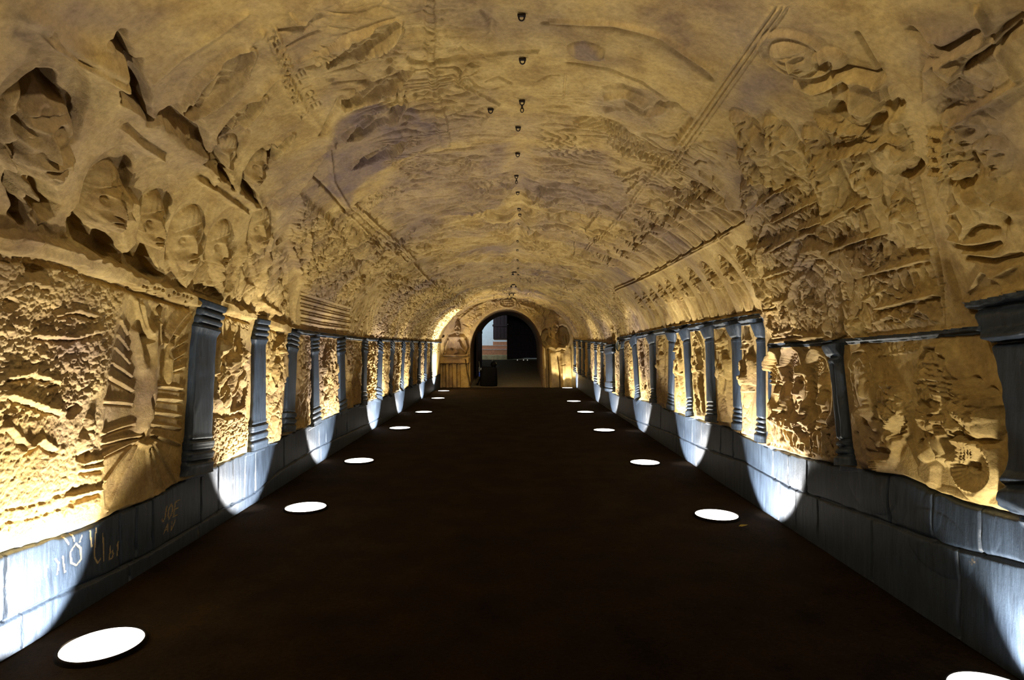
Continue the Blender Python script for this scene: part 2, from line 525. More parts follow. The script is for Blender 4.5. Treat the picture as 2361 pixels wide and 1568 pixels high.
# stroke lettering ------------------------------------------------------------
GL = {
 'A': [[(0,0),(.5,1),(1,0)],[(.2,.4),(.8,.4)]], 'B': [[(0,0),(0,1),(.8,.9),(.7,.55),(0,.5)],[(.7,.55),(1,.3),(.8,0),(0,0)]],
 'C': [[(1,.85),(.5,1),(0,.6),(0,.35),(.5,0),(1,.15)]], 'D': [[(0,0),(0,1),(.8,.8),(1,.4),(.7,0),(0,0)]],
 'E': [[(1,1),(0,1),(0,0),(1,0)],[(0,.5),(.8,.5)]], 'H': [[(0,0),(0,1)],[(1,0),(1,1)],[(0,.5),(1,.5)]],
 'I': [[(.5,0),(.5,1)]], 'J': [[(.9,1),(.9,.2),(.5,0),(.1,.2)]], 'L': [[(0,1),(0,0),(.9,0)]],
 'M': [[(0,0),(0,1),(.5,.4),(1,1),(1,0)]], 'N': [[(0,0),(0,1),(1,0),(1,1)]],
 'O': [[(.5,1),(0,.7),(0,.3),(.5,0),(1,.3),(1,.7),(.5,1)]], 'P': [[(0,0),(0,1),(.9,.9),(.9,.55),(0,.5)]],
 'R': [[(0,0),(0,1),(.9,.9),(.9,.55),(0,.5),(1,0)]], 'S': [[(1,.9),(.4,1),(.05,.75),(.9,.35),(.6,0),(0,.1)]],
 'T': [[(0,1),(1,1)],[(.5,1),(.5,0)]], 'U': [[(0,1),(0,.2),(.5,0),(1,.2),(1,1)]], 'V': [[(0,1),(.5,0),(1,1)]],
 'a': [[(.9,.5),(.3,.55),(0,.25),(.3,0),(.9,.15)],[(.9,.55),(.9,0)]], 'b': [[(0,1),(0,0),(.7,0),(.9,.3),(.6,.55),(0,.45)]],
 'u': [[(0,.55),(0,.1),(.4,0),(.9,.15)],[(.9,.55),(.9,0)]], 'l': [[(.4,1),(.3,.1),(.7,0)]], 'e': [[(0,.3),(.9,.35),(.6,.6),(0,.35),(.2,0),(.9,.05)]],
 's': [[(.8,.55),(.2,.5),(.7,.2),(.1,0)]], 'd': [[(.9,1),(.9,0),(.2,0),(0,.3),(.4,.55),(.9,.45)]], '1': [[(.2,.7),(.5,1),(.5,0)]], '0': [[(.5,1),(.1,.5),(.5,0),(.9,.5),(.5,1)]],
}
def letters(text, p0, p1, hgt_vec, width, h, rid=None, gap=0.35):
    """letters from pixel p0 to p1 (baseline), hgt_vec = pixel vector from baseline to cap height"""
    n = len(text); ux, uy = (p1[0] - p0[0]) / n, (p1[1] - p0[1]) / n
    for k, ch in enumerate(text):
        for ln in GL.get(ch, []):
            pts = []
            for (gx, gy) in ln:
                fx = k + gx * (1 - gap)
                pts.append((p0[0] + ux * fx + hgt_vec[0] * gy, p0[1] + uy * fx + hgt_vec[1] * gy))
            w, d, ww = stroke(pts, width, h, wob=0.1)
            if rid is not None: ownwhere(w, d < ww * 0.8, rid)

# ================================================================== base surfaces
def line_fn(pts):
    a = P(pts); o = np.argsort(a[:, 1]); a = a[o]
    return lambda yy: np.interp(yy, a[:, 1], a[:, 0])
cor_l = line_fn([(0, 552), (60, 560), (150, 583), (250, 622), (330, 652), (440, 690), (505, 704), (600, 735), (665, 762), (740, 772), (830, 782), (1000, 789)])
cor_r = line_fn([(1319, 783), (1400, 791), (1424, 788), (1432, 782), (1540, 762), (1640, 748), (1762, 731)])
cor_r2 = line_fn([(1779, 797), (1940, 788), (2100, 776), (2290, 757), (2361, 752)])
YJ = inv(1771, 760)[1]                      # where the right cornice steps down
dado_l = line_fn([(0, 1278), (35, 1265), (130, 1238), (230, 1205), (262, 1180), (290, 1174), (350, 1150), (415, 1110), (480, 1082), (570, 1042), (660, 1003), (830, 929), (886, 914), (953, 888), (992, 872)])
dado_r = line_fn([(1330, 858), (1423, 911), (1478, 922), (1523, 932), (1530, 941), (1587, 960), (1632, 973), (1683, 985), (1712, 1004), (1774, 1031), (1849, 1054), (1940, 1073), (2023, 1087), (2085, 1098), (2147, 1127), (2230, 1160), (2361, 1190)])
mid_l = line_fn([(11, 1433), (126, 1377), (244, 1326), (267, 1314), (354, 1272), (507, 1179), (583, 1141), (648, 1084), (728, 1034), (793, 1004), (880, 962)])
mid_r = line_fn([(1450, 965), (1491, 979), (1536, 995), (1571, 1011), (1606, 1027), (1654, 1045), (1714, 1065), (1756, 1088), (1816, 1122), (1874, 1143), (2065, 1214), (2110, 1230), (2205, 1264), (2361, 1301)])

SS, YY = np.meshgrid(S, YV)
wobl = 0.010 * (vn(YY * 9, YY * 0, 4) - 0.5) + 0.006 * (vn(YY * 31, YY * 0, 5) - 0.5)
dl = dado_l(YV)[:, None] + wobl; dr = dado_r(YV)[:, None] + wobl
clay_off = 0.026
up = np.where(SS < 0, sm(dl - 0.004, dl + 0.012, SS), sm(dr + 0.004, dr - 0.012, SS))
H += clay_off * up
# gentle unevenness of the modelled clay, chisel marks
vault = sm(SE + 0.15, SE - 0.1, np.abs(SS))
H += 0.030 * (fbm(SS * 0.9, YY * 0.9, 2, 3) - 0.5) * sm(0.3, 1.0, up)
H += 0.006 * (fbm(SS * 7, YY * 7, 21, 3) - 0.5) * up
# painted stone base: slightly wavy courses, brush marked
H += (1 - up) * (0.018 * (fbm(SS * 3, YY * 3, 8, 3) - 0.5) + 0.004 * (fbm(SS * 2.2, YY * 34, 9, 2) - 0.5))

# ownership of the plain surfaces
sc, yc = np.meshgrid(SCN, YC)
topl = cor_l(YC)[:, None]; topr = np.where(YC < YJ, cor_r2(YC), cor_r(YC))[:, None]
OWN[:] = 3
OWN[(sc < topl)] = 1
OWN[(sc > topr)] = 2
OWN[(sc < dado_l(YC)[:, None])] = 4
OWN[(sc > dado_r(YC)[:, None])] = 5

# base courses
def along(fn, y0, y1, n=60):
    yy = np.linspace(y0, y1, n); return list(zip(fn(yy), yy))
stroke(along(dado_l, 1.3, YEND - .1, 160), 0.011, -0.034, px=False, wob=0.7)
stroke(along(dado_r, 1.3, YEND - .1, 160), 0.012, -0.038, px=False, wob=0.7)
stroke(along(mid_l, 1.3, 9.5, 100), 0.009, -0.020, px=False, wob=0.6)
stroke(along(mid_r, 1.3, 10.5, 100), 0.010, -0.022, px=False, wob=0.6)
def joint(px, upper=True, side=-1, wd=0.007, dep=-0.028):
    y_ = inv(*px)[1]
    d = (dado_l if side < 0 else dado_r)(y_); m = (mid_l if side < 0 else mid_r)(y_)
    a, b = (d, m) if upper else (m, side * (SMAX - 0.01))
    n = 6
    stroke([(a + (b - a) * k / n, y_ + 0.012 * (vn(np.array(k * .9), np.array(y_ * 5.), 2) - .5)) for k in range(n + 1)], wd, dep, px=False, wob=0.6)
for q in ((12, 1300), (278, 1190), (315, 1170), (353, 1150), (463, 1090), (505, 1072), (537, 1058), (564, 1045), (589, 1034), (654, 1005), (708, 985), (735, 975), (752, 970), (775, 958), (800, 945)): joint(q)
for q in ((50, 1430), (300, 1310), (600, 1140), (740, 1035)): joint(q, False)
for q in ((1478, 922), (1491, 925), (1524, 935), (1560, 950), (1576, 957), (1596, 962), (1618, 968), (1662, 985), (1691, 993), (1782, 1033), (1816, 1042), (1861, 1055), (2052, 1092), (2153, 1127), (2263, 1165)): joint(q, True, 1)
for q in ((1795, 1130), (1836, 1140), (1886, 1150), (1606, 1040), (1560, 1020), (2210, 1270), (2010, 1200)): joint(q, False, 1, 0.008, -0.022)
# stones bulge a little between the joints
for q, ang in (((2100, 1160), 0), ((2210, 1200), 0), ((2010, 1120), 0), ((2160, 1250), 0)):
    ell(q, 0.14, 0.22, 0.012)

# ================================================================== cornices (painted black)
def cornice(fn, y0, y1, wid, h, label, n=120):
    pl = np.array(along(fn, y0, y1, n)); w = bb(pl, wid * 2); SSw, YYw = grids(w)
    c = fn(YYw[:, 0])[:, None]
    d = np.abs(SSw - c) / wid
    jag = 0.25 * (vn(YYw * 16, YYw * 0, 6) - 0.5)
    g = sm(1.1, 0.85, d + jag) * (YYw >= y0) * (YYw <= y1)
    hh = h * (0.7 + 0.3 * np.cos((SSw - c) / wid * PI * 1.6)) * g * (1 + 0.3 * (vn(YYw * 30, SSw * 30, 7) - 0.5))
    H[w] += hh
    rid = reg('cornice', label, 'cornice', 'painted cornices', 'paint')
    ownwhere(w, (d + jag < 1.0) & (YYw >= y0) & (YYw <= y1), rid)
cornice(cor_l, inv(665, 762)[1], YEND - 0.02, 0.026, 0.045, 'thin blue-black painted cornice running along the left wall above the pilasters')
cornice(cor_r, YJ, inv(1432, 782)[1], 0.042, 0.05, 'blue-black double-moulded cornice rising over the right row of slender pilasters')
def cornice_far():
    cornice(cor_r, inv(1405, 792)[1], YEND - 0.02, 0.028, 0.045, 'thin dark cornice at the far end of the right wall beyond the glass bulb')
cornice_far()
cornice(cor_r2, inv(2290, 757)[1], YJ, 0.018, 0.03, 'narrow black cornice over the three haloed heads on the right wall')
# clay ledge on the near left (unpainted)
lid = reg('clay_ledge', 'rough unpainted clay ledge curving over the pitted plaster on the near left wall', 'ledge')
pl = along(cor_l, 1.3, inv(665, 762)[1], 80)
w, d, ww = stroke(pl, 0.034, 0.065, px=False, wob=0.5, flat=True)
ownwhere(w, d < ww * 1.05, lid)
stroke([(s_ - 0.055, y_) for s_, y_ in pl], 0.022, -0.03, px=False, wob=0.6)
# bracket strip that links the two cornice heights on the right
rid = reg('corner_moulding', 'upright black moulding where the right cornice steps down', 'moulding', None, 'paint')
w, d, ww = stroke([(1768, 722), (1776, 800), (1778, 1000), (1779, 1028)], 0.020, 0.045, flat=True)
ownwhere(w, d < ww, rid)
const_y_line((1768, 740), 0.9, 2.1, 0.012, -0.02)

# ================================================================== near left: pitted plaster
def region_noise(pts, fn, h, bev=0.06, px=True, power=1.0):
    pl = P(pts, True) if px else np.array(pts, float)
    w = bb(pl, 0.02); SSw, YYw = grids(w)
    d, t = segdist(SSw, YYw, pl, True)
    g = sm(0, bev, np.where(inside(SSw, YYw, pl), d, 0))
    H[w] += h * g * fn(SSw, YYw)
    return w, g
def pits(s, y):
    a = tangle(s * 26, y * 22, 31, 0.6); b = fbm(s * 50, y * 38, 33, 3)
    return (a * 0.55 + 0.9 * (b - 0.5) + 1.0 * (fbm(s * 12, y * 7, 37, 3) - 0.5))
region_noise([(-80, 540), (60, 575), (160, 600), (250, 640), (285, 670), (262, 760), (240, 900), (150, 960), (-80, 1010)], pits, 0.034)
region_noise([(-80, 960), (200, 900), (235, 960), (225, 1080), (232, 1180), (120, 1230), (-80, 1270)], pits, 0.014)
for pts in ([(0, 870), (60, 862), (120, 880), (100, 884)], [(118, 722), (160, 712), (205, 724)], [(0, 985), (50, 1030)], [(175, 1068), (222, 1060)], [(170, 1082), (225, 1076)],
            [(40, 1040), (80, 1015), (110, 1035)], [(150, 1145), (222, 1130)], [(0, 910), (60, 930), (120, 950)], [(60, 770), (150, 778), (215, 760)], [(20, 660), (50, 640), (95, 655)]):
    stroke(pts, 0.016, 0.030, wob=0.7, seed=3); stroke([(a, b + 9) for a, b in pts], 0.012, -0.025, wob=0.7, seed=4)
for c, r in (((75, 610), .05), ((75, 632), .04), ((150, 950), .03), ((165, 940), .025), ((10, 700), .03)):
    ell(c, r, r * 1.3, -0.045)
# knob like a small figure near the ray panel
ell((190, 985), 0.06, 0.03, 0.05); ell((180, 1030), 0.07, 0.04, 0.05); ell((180, 1050), 0.03, 0.05, -0.05)
for y_ in (1165, 1195):
    stroke([(0, y_ + 10), (60, y_), (120, y_ - 22), (190, y_ - 45)], 0.010, -0.010, wob=0.7)
stroke([(12, 1175), (10, 1220)], 0.008, -0.014)

# ================================================================== near left: ray panel with a hanging body
pan = reg('carved_relief', 'carved clay relief of a hanging figure with long rays spreading from a dark hole', 'relief')
ray_poly = [(288, 682), (355, 700), (440, 706), (448, 760), (438, 850), (428, 980), (420, 1080), (412, 1108), (350, 1146), (290, 1168), (236, 1182), (226, 1120), (225, 1040), (232, 950), (244, 850), (262, 760)]
raise_poly(ray_poly, -0.012, 0.03)
ownpoly(P(ray_poly, True), pan)
cpx = (320, 1010)
rays = [((308, 1015), (228, 1052)), ((310, 1005), (224, 1022)), ((300, 975), (225, 1000)), ((300, 1022), (232, 1110)), ((306, 1030), (236, 1178)),
        ((298, 930), (230, 925)), ((298, 900), (240, 868)), ((296, 868), (248, 836)), ((290, 838), (256, 800)), ((288, 806), (262, 770)), ((286, 770), (268, 735)),
        ((345, 1002), (424, 1030)), ((345, 978), (424, 990)), ((350, 950), (424, 960)), ((356, 918), (427, 925)), ((360, 890), (428, 898)),
        ((398, 852), (432, 845)), ((400, 825), (436, 805)), ((405, 795), (440, 775)),
        ((333, 1025), (346, 1148)), ((338, 1022), (372, 1138)), ((344, 1018), (400, 1112))]
for k, (a_, b_) in enumerate(rays):
    stroke([a_, ((a_[0] + b_[0]) / 2, (a_[1] + b_[1]) / 2 - 2), b_], 0.009, 0.026, wob=0.35, seed=k)
    up_ = 7 if abs(a_[1] - b_[1]) < abs(a_[0] - b_[0]) else 0
    stroke([(a_[0] + (6 if not up_ else 0), a_[1] + up_), (b_[0] + (6 if not up_ else 0), b_[1] + up_)], 0.007, -0.013, wob=0.3, seed=k)
# body: torso, legs narrowing to the hole
for pts, wd, h in (([(340, 760), (338, 820), (330, 900), (318, 985)], 0.055, 0.075), ([(352, 800), (345, 880), (330, 960)], 0.035, 0.03),
                   ([(300, 765), (308, 800), (316, 850)], 0.035, 0.05), ([(316, 700), (330, 765)], 0.022, 0.05), ([(305, 690), (322, 760)], 0.012, 0.03),
                   ([(425, 715), (395, 750), (372, 790)], 0.030, 0.045), ([(436, 728), (405, 768), (388, 800)], 0.014, 0.035), ([(385, 830), (380, 880)], 0.030, 0.045),
                   ([(355, 745), (356, 790)], 0.022, 0.05), ([(398, 760), (378, 830)], 0.012, 0.02)):
    stroke(pts, wd, h, wob=0.3)
face((357, 728), (356, 700), 0.035, 0.05, 0.04, 3)
for c, r1, r2, h in (((321, 1003), .035, .035, -.075), ((362, 712), .035, .03, -.05), ((325, 780), .028, .045, -.06), ((395, 783), .03, .035, -.05), ((372, 778), .03, .02, -.04), ((329, 930), .05, .012, -.05)):
    ell(c, r1, r2, h)
stroke([(310, 1022), (330, 1028), (345, 1020)], 0.018, 0.03)
tid = reg('inscription_band', 'clay band with small punched marks above the ray relief', 'inscription')
band = [(286, 652), (440, 694), (440, 716), (360, 700), (284, 676)]
ownpoly(P(band, True), tid)
for (qx, qy) in ((305, 649), (314, 652), (303, 661), (291, 662), (319, 661), (341, 655), (352, 659), (339, 665), (350, 670), (379, 665), (389, 669), (402, 672), (386, 679), (411, 675), (421, 679), (408, 688), (357, 683), (375, 686), (413, 696), (332, 653), (330, 672), (367, 672)):
    ell((qx, qy), 0.010, 0.016, -0.028)
stroke([(292, 668), (330, 678), (360, 688), (400, 700), (432, 712)], 0.010, -0.020, wob=0.7)

# ================================================================== left pilasters
LP = [((459, 690), (508, 700), (472, 1082), (412, 1104)), ((588, 731), (614, 737), (607, 1028), (568, 1044)), ((663, 764), (683, 768), (672, 990), (646, 1002)),
      ((714, 775), (728, 778), (732, 974), (713, 984)), ((775, 781), (790, 783), (793, 952), (777, 960)), ((834, 784), (843, 785), (840, 930), (829, 938)),
      ((869, 788), (879, 789), (876, 917), (862, 924)), ((899, 789), (906, 789), (899, 908), (890, 912)), ((924, 790), (931, 790), (926, 896), (918, 899)),
      ((944, 790), (951, 790), (947, 890), (940, 892)), ((962, 791), (968, 791), (966, 883), (960, 885)), ((977, 791), (982, 791), (980, 877), (975, 879)), ((990, 791), (994, 791), (993, 872), (989, 873))]
LPL = ['wide blue-black pilaster beside the ray relief, nearest on the left wall', 'blue-black pilaster between the clustered figures and the tall narrow madonna panel', 'blue-black pilaster where the left cornice turns black',
       'slim blue-black pilaster left of the arched niche panel', 'slim blue-black pilaster right of the arched niche panel', 'pilaster left of the dark deeply cut leaf panel on the left wall']
for k, q in enumerate(LP):
    if k < 6: lab, grp = LPL[k], 'pilasters of the left wall'
    else: lab, grp = 'thin distant blue-black pilaster in the close row far down the left wall', 'far pilasters of the left wall'
    pilaster(*q, lab, grp, depth=0.06 if k == 0 else 0.042, square=True, flare=0.10 if k == 0 else 0.16)

# ================================================================== panels of the left wall
def panel(pts, label, cat='relief', group='carved wall panels', fn=None, h=0.03, base=-0.012, rim=True, name='panel_relief'):
    rid = reg(name, label, cat, group)
    pl = P(pts, True)
    w = bb(pl, 0.01); SSw, YYw = grids(w)
    i = inside(SSw, YYw, pl); d, t = segdist(SSw, YYw, pl, True)
    g = sm(0.0, 0.035, np.where(i, d, 0))
    H[w] += base * g
    if fn is not None: H[w] += h * g * fn(SSw, YYw)
    ownpoly(pl, rid, [1, 2])
    return rid
def tg(seed, fs=9, fy=9, sharp=0.45):
    return lambda s, y: 1.15 * tangle(s * fs * 0.62 + .25 * np.sin(y * 7), y * fy * 1.25, seed, sharp) + 0.35 * (fbm(s * 24, y * 24, seed, 3) - 0.5)

panel([(511, 708), (586, 738), (568, 1030), (476, 1080), (482, 960), (492, 800)], 'clay panel of clustered bending figures above a block of rough script')
# clustered figures
for k, (c, r1, r2, h) in enumerate([((505, 800), .06, .05, .07), ((522, 835), .10, .05, .07), ((545, 825), .08, .05, .06), ((503, 860), .10, .05, .06), ((530, 880), .12, .05, .06), ((552, 870), .08, .05, .05), ((515, 915), .08, .06, .05), ((540, 930), .08, .06, .04)]):
    ell(c, r1, r2, h, 0.3 * math.sin(k))
for pts, wd, h in (([(528, 765), (519, 810), (525, 860)], .016, .06), ([(548, 780), (540, 815)], .012, .05), ([(510, 785), (494, 820), (490, 860)], .014, .05), ([(555, 845), (535, 900), (530, 940)], .012, -.05),
                   ([(500, 840), (520, 870), (505, 930)], .010, -.05), ([(530, 820), (533, 880), (522, 935)], .010, -.06), ([(560, 880), (552, 930), (530, 950)], .012, .045), ([(565, 870), (560, 925), (540, 955)], .010, -.04),
                   ([(487, 870), (492, 920), (510, 950)], .012, .045), ([(545, 800), (556, 835), (566, 850)], .016, .05)):
    stroke(pts, wd, h, wob=0.4)
for k, c in enumerate(((516, 832), (548, 826), (506, 862))): face(c, (c[0] + 1, c[1] - 12), 0.04, 0.055, 0.035, 40 + k)
region_noise([(484, 780), (565, 790), (568, 960), (486, 950)], tg(44, 14, 14), 0.020, 0.04)
w, g, a_, b_ = raise_poly([(480, 965), (565, 960), (562, 1030), (477, 1078)], 0.035, 0.015, wob=0.03)
H[w] += 0.032 * g * (tangle(a_ * 26, b_ * 26, 51, 0.5) - 0.5)
letters('AIOUSE', (520, 726), (578, 746), (-3, -12), 0.005, -0.012); letters('MARIUS', (516, 742), (576, 762), (-3, -12), 0.005, -0.012)

panel([(615, 742), (662, 770), (646, 1000), (600, 1036), (605, 900)], 'tall narrow clay panel of a veiled standing woman, brightly lit, on the left wall', fn=tg(61, 13, 13), h=0.035, base=-0.02)
saint((622, 1028), (640, 770), 0.34, 0.075, 5, halo=False)
stroke([(640, 778), (622, 810), (618, 860), (622, 900)], 0.014, 0.045); stroke([(640, 778), (655, 815), (656, 870)], 0.014, 0.045)
ell((641, 890), .03, .03, -.05); stroke([(638, 900), (620, 950), (613, 1020)], .012, -.035); stroke([(640, 965), (636, 1000)], .008, -.03)
panel([(686, 772), (713, 778), (710, 984), (674, 998)], 'clay panel of leafy tangled carving between the third and fourth left pilasters', fn=tg(71, 10, 10), h=0.045)
saint((690, 990), (698, 800), 0.32, 0.04, 6, halo=False)
panel([(730, 780), (774, 784), (774, 962), (733, 976)], 'clay panel with an arched niche of small figures on the left wall', fn=tg(73, 12, 12), h=0.040)
for r_ in (0, 6):
    stroke([(737 + r_, 960), (738 + r_, 840), (744 + r_, 812), (753, 800 + r_ * 2), (764 - r_, 812), (770 - r_, 845), (771 - r_, 950)], .016, .04)
saint((754, 955), (754, 818), 0.40, 0.05, 8)
for c in ((740, 850), (767, 850), (741, 890), (768, 890), (742, 925), (768, 925)): ell(c, .05, .05, .05)
panel([(792, 785), (833, 788), (828, 936), (795, 950)], 'clay panel of two worn figures right of the slim fifth left pilaster', fn=tg(75, 10, 10), h=0.035)
saint((802, 945), (801, 800), 0.32, 0.045, 9); saint((820, 936), (822, 802), 0.32, 0.045, 10)
panel([(845, 792), (868, 792), (861, 924), (842, 930)], 'dark deeply undercut leaf and grape panel far down the left wall', fn=tg(77, 11, 11, 0.6), h=0.10, base=-0.04)
farp = [((880, 792), (898, 792), (890, 912), (877, 917)), ((907, 792), (923, 792), (917, 900), (900, 907)), ((932, 792), (943, 792), (939, 892), (927, 896)), ((952, 793), (961, 793), (959, 886), (948, 889)), ((969, 793), (976, 793), (974, 880), (967, 882)), ((983, 793), (989, 793), (988, 873), (981, 876))]
farl = ['far left wall panel of small upright figures right after the dark leaf panel', 'far left wall panel with a standing figure, second after the dark leaf panel', 'far left wall panel, third after the dark leaf panel, of crowded ripples',
        'far left wall panel, fourth after the dark leaf panel', 'far left wall panel, fifth after the dark leaf panel', 'last narrow carved panel of the left wall before the end wall']
for k, q in enumerate(farp):
    panel(q, farl[k], group='far panels of the left wall', fn=tg(80 + k, 9, 9), h=0.05)
    if k < 3:
        mx = lambda i, j: ((q[i][0] + q[j][0]) / 2, (q[i][1] + q[j][1]) / 2)
        b_, t_ = mx(2, 3), mx(0, 1); saint((b_[0], b_[1] - 4), (t_[0], t_[1] + 6), 0.42, 0.05, 20 + k)

# ================================================================== right pilasters and panels
RP = [((1429, 790), (1443, 786), (1445, 915), (1431, 912)), ((1457, 781), (1471, 779), (1482, 922), (1467, 920)), ((1496, 773), (1514, 770), (1519, 930), (1503, 928)), ((1541, 764), (1561, 761), (1560, 944), (1542, 941)),
      ((1573, 760), (1592, 757), (1608, 964), (1587, 957)), ((1624, 753), (1646, 750), (1664, 976), (1630, 970)), ((1684, 747), (1710, 744), (1724, 996), (1694, 986)), ((1746, 742), (1764, 740), (1776, 1026), (1748, 1012))]
RPL = ['first slim pilaster of the right row beside the glass bulb', 'second slim pilaster of the right row counted from the glass bulb', 'third slim pilaster of the right row with a plain shaft', 'dark fourth pilaster of the right row beside the shadowed purple figure',
       'fifth pilaster of the right row with a stepped ringed base', 'sixth pilaster of the right row, wide and bowed with a spreading base', 'seventh pilaster of the right row with a funnel capital', 'eighth pilaster of the right row at the black corner moulding']
for q, lab in zip(RP, RPL): pilaster(*q, lab, 'pilasters of the right row', depth=0.055, flare=0.38, rings=4, funnel=True)
pilaster((1920, 796), (1950, 793), (1988, 1076), (1940, 1070), 'fluted blue-black pilaster between the three haloed heads and the kneeling figure', 'pilasters of the right row', depth=0.07, flute=1.2, flare=0.40, rings=3, capf=0.14, funnel=True)
for k, x_ in enumerate((1327, 1339, 1348.5, 1361, 1377, 1392)):
    yt = 786 + (x_ - 1319) * 0.1; ybm = 858 + (x_ - 1330) * 0.57
    hw_ = 2.2 + (x_ - 1327) * 0.012
    pilaster((x_ - hw_, yt), (x_ + hw_, yt), (x_ + hw_, ybm + 1), (x_ - hw_, ybm - 1), 'thin distant dark pilaster in the close row far down the right wall', 'far pilasters of the right wall', depth=0.06)
fr = [((1330, 787), (1337, 788), (1337, 861), (1331, 858)), ((1342, 788), (1346, 788), (1347, 866), (1342, 863)), ((1351, 789), (1358, 790), (1358, 872), (1351, 868)), ((1364, 790), (1374, 791), (1374, 881), (1364, 876)), ((1380, 792), (1389, 793), (1390, 890), (1380, 885)), ((1395, 793), (1407, 794), (1412, 903), (1396, 893))]
frl = ['last narrow carved panel of the right wall before the end wall', 'far right wall panel, second from the end wall', 'far right wall panel, third from the end wall', 'far right wall panel, fourth from the end wall', 'far right wall panel, fifth from the end wall', 'shaded panel of the right wall next to the hollow by the glass bulb']
for k, q in enumerate(fr): panel(q, frl[k], group='far panels of the right wall', fn=tg(90 + k, 9, 9), h=0.045)
def rp(k, a, b, yt, yb, lab, seed, **kw):
    return panel([(a[0], yt), (b[0], yt - 2), (b[1], yb + 4), (a[1], yb)], lab, group='carved panels of the right row', fn=tg(seed, kw.get('f', 11), kw.get('f', 11)), h=kw.get('h', 0.03), base=-0.02)
panel([(1417, 800), (1429, 795), (1431, 912), (1420, 908)], 'bright narrow panel directly below the glass bulb on the right wall', group='carved panels of the right row', fn=tg(101), h=0.04)
panel([(1444, 788), (1457, 784), (1466, 919), (1446, 916)], 'panel of crowded shrubs right of the first right-row pilaster', group='carved panels of the right row', fn=tg(102, 12, 12, .6), h=0.06)
panel([(1472, 780), (1496, 776), (1502, 928), (1483, 922)], 'panel of a leaning figure above a small plinth, third of the right row', group='carved panels of the right row', fn=tg(103), h=0.03)
saint((1490, 905), (1483, 790), 0.36, 0.06, 11, halo=False)
panel([(1515, 772), (1541, 768), (1542, 942), (1520, 934)], 'shadowed purple-brown panel of a robed figure, fourth of the right row', group='carved panels of the right row', fn=tg(104), h=0.03)
saint((1531, 930), (1529, 775), 0.36, 0.07, 12, halo=False)
panel([(1562, 764), (1573, 762), (1586, 957), (1561, 948)], 'panel of a hooded figure with long drapery, fifth of the right row', group='carved panels of the right row', fn=tg(105), h=0.02)
saint((1576, 945), (1566, 784), 0.36, 0.07, 13, halo=False, fold=1.6)
panel([(1593, 760), (1624, 756), (1630, 970), (1609, 962)], 'panel of a slim figure under a pointed arch, sixth of the right row', group='carved panels of the right row', fn=tg(106), h=0.02)
saint((1619, 962), (1610, 766), 0.34, 0.065, 14, halo=False, fold=1.4); stroke([(1603, 830), (1606, 780), (1613, 768), (1622, 790), (1626, 830)], .012, .03)
panel([(1647, 754), (1684, 750), (1694, 986), (1665, 976)], 'panel of a bearded robed man leaning left, seventh of the right row', group='carved panels of the right row', fn=tg(107), h=0.02)
saint((1681, 975), (1672, 775), 0.42, 0.08, 15, halo=False, fold=1.4, beard=1); ell((1674, 785), .05, .09, .05)
panel([(1711, 748), (1746, 744), (1748, 1012), (1725, 998)], 'panel of a crowned mother holding a child, eighth of the right row', group='carved panels of the right row', fn=tg(108), h=0.02)
saint((1738, 1005), (1729, 765), 0.36, 0.08, 16, halo=False, fold=1.2); saint((1742, 905), (1738, 850), 0.14, 0.05, 17, halo=False)
pilaster((1402, 796), (1419, 794), (1420, 906), (1403, 900), 'dark wide pier on the right wall below the jagged hollow', 'pilasters of the right row', depth=0.08, flare=.1, rings=1, square=True)
# ================================================================== right near wall: three haloed heads
pl3 = [(1782, 808), (1920, 798), (1946, 905), (1948, 1066), (1880, 1058), (1779, 1028)]
pid = panel(pl3, 'clay panel of three haloed heads with striped rays above long folds', group='carved panels of the right wall', fn=tg(111, 10, 10), h=0.004, base=-0.03)
for k, (c, upx, hw_, hh_, rx, ry) in enumerate([((1797, 897), (1793, 830), .070, .125, 19, 76), ((1841, 894), (1835, 815), .088, .165, 29, 90), ((1899, 916), (1892, 835), .085, .165, 37, 100)]):
    cc = (c[0] - 3, c[1] - 8)
    raise_poly([(cc[0] + rx * .95 * math.cos(q / 14 * 2 * PI), cc[1] + ry * .95 * math.sin(q / 14 * 2 * PI)) for q in range(14)], -.05, .03, wob=.004)
    pts = [(cc[0] + rx * math.sin(a_ * PI / 180) + (cc[1] - 800) * 0.0, cc[1] - ry * math.cos(a_ * PI / 180)) for a_ in range(-60, 150, 14)]
    stroke(pts, 0.015, 0.070, wob=0.1, seed=k, flat=True)
    pi = [(cc[0] + (rx - 6) * math.sin(a_ * PI / 180), cc[1] - (ry - 13) * math.cos(a_ * PI / 180)) for a_ in range(-60, 125, 14)]
    for a_ in range(-85, 10, 9):
        a0 = a_ * PI / 180
        stroke([(cc[0] + rx * .45 * math.sin(a0), cc[1] - ry * .50 * math.cos(a0)), (cc[0] + rx * .85 * math.sin(a0), cc[1] - ry * .88 * math.cos(a0))], 0.006, 0.030)
    face(c, upx, hw_, hh_, 0.105, 60 + k)
    ell((c[0] + 1, c[1] - 46), .045, .05, -.04)
    stroke([(c[0] - 8, c[1] + 42), (c[0] + 2, c[1] + 55), (c[0] + 12, c[1] + 45)], .02, .05)
def grassy(s, y):
    return 0.5 + 0.5 * np.sin(y * 95 + 5 * (fbm(s * 5, y * 8, 7, 3) - .5) * 6) + 0.9 * (fbm(s * 6, y * 30, 17, 3) - 0.5)
region_noise([(1782, 935), (1830, 960), (1890, 955), (1925, 975), (1946, 1000), (1947, 1064), (1880, 1056), (1780, 1026)], grassy, 0.055, 0.04)
region_noise([(1782, 948), (1840, 965), (1905, 975), (1925, 1000), (1840, 1000), (1782, 980)], tg(113, 16, 16), 0.05, 0.03)
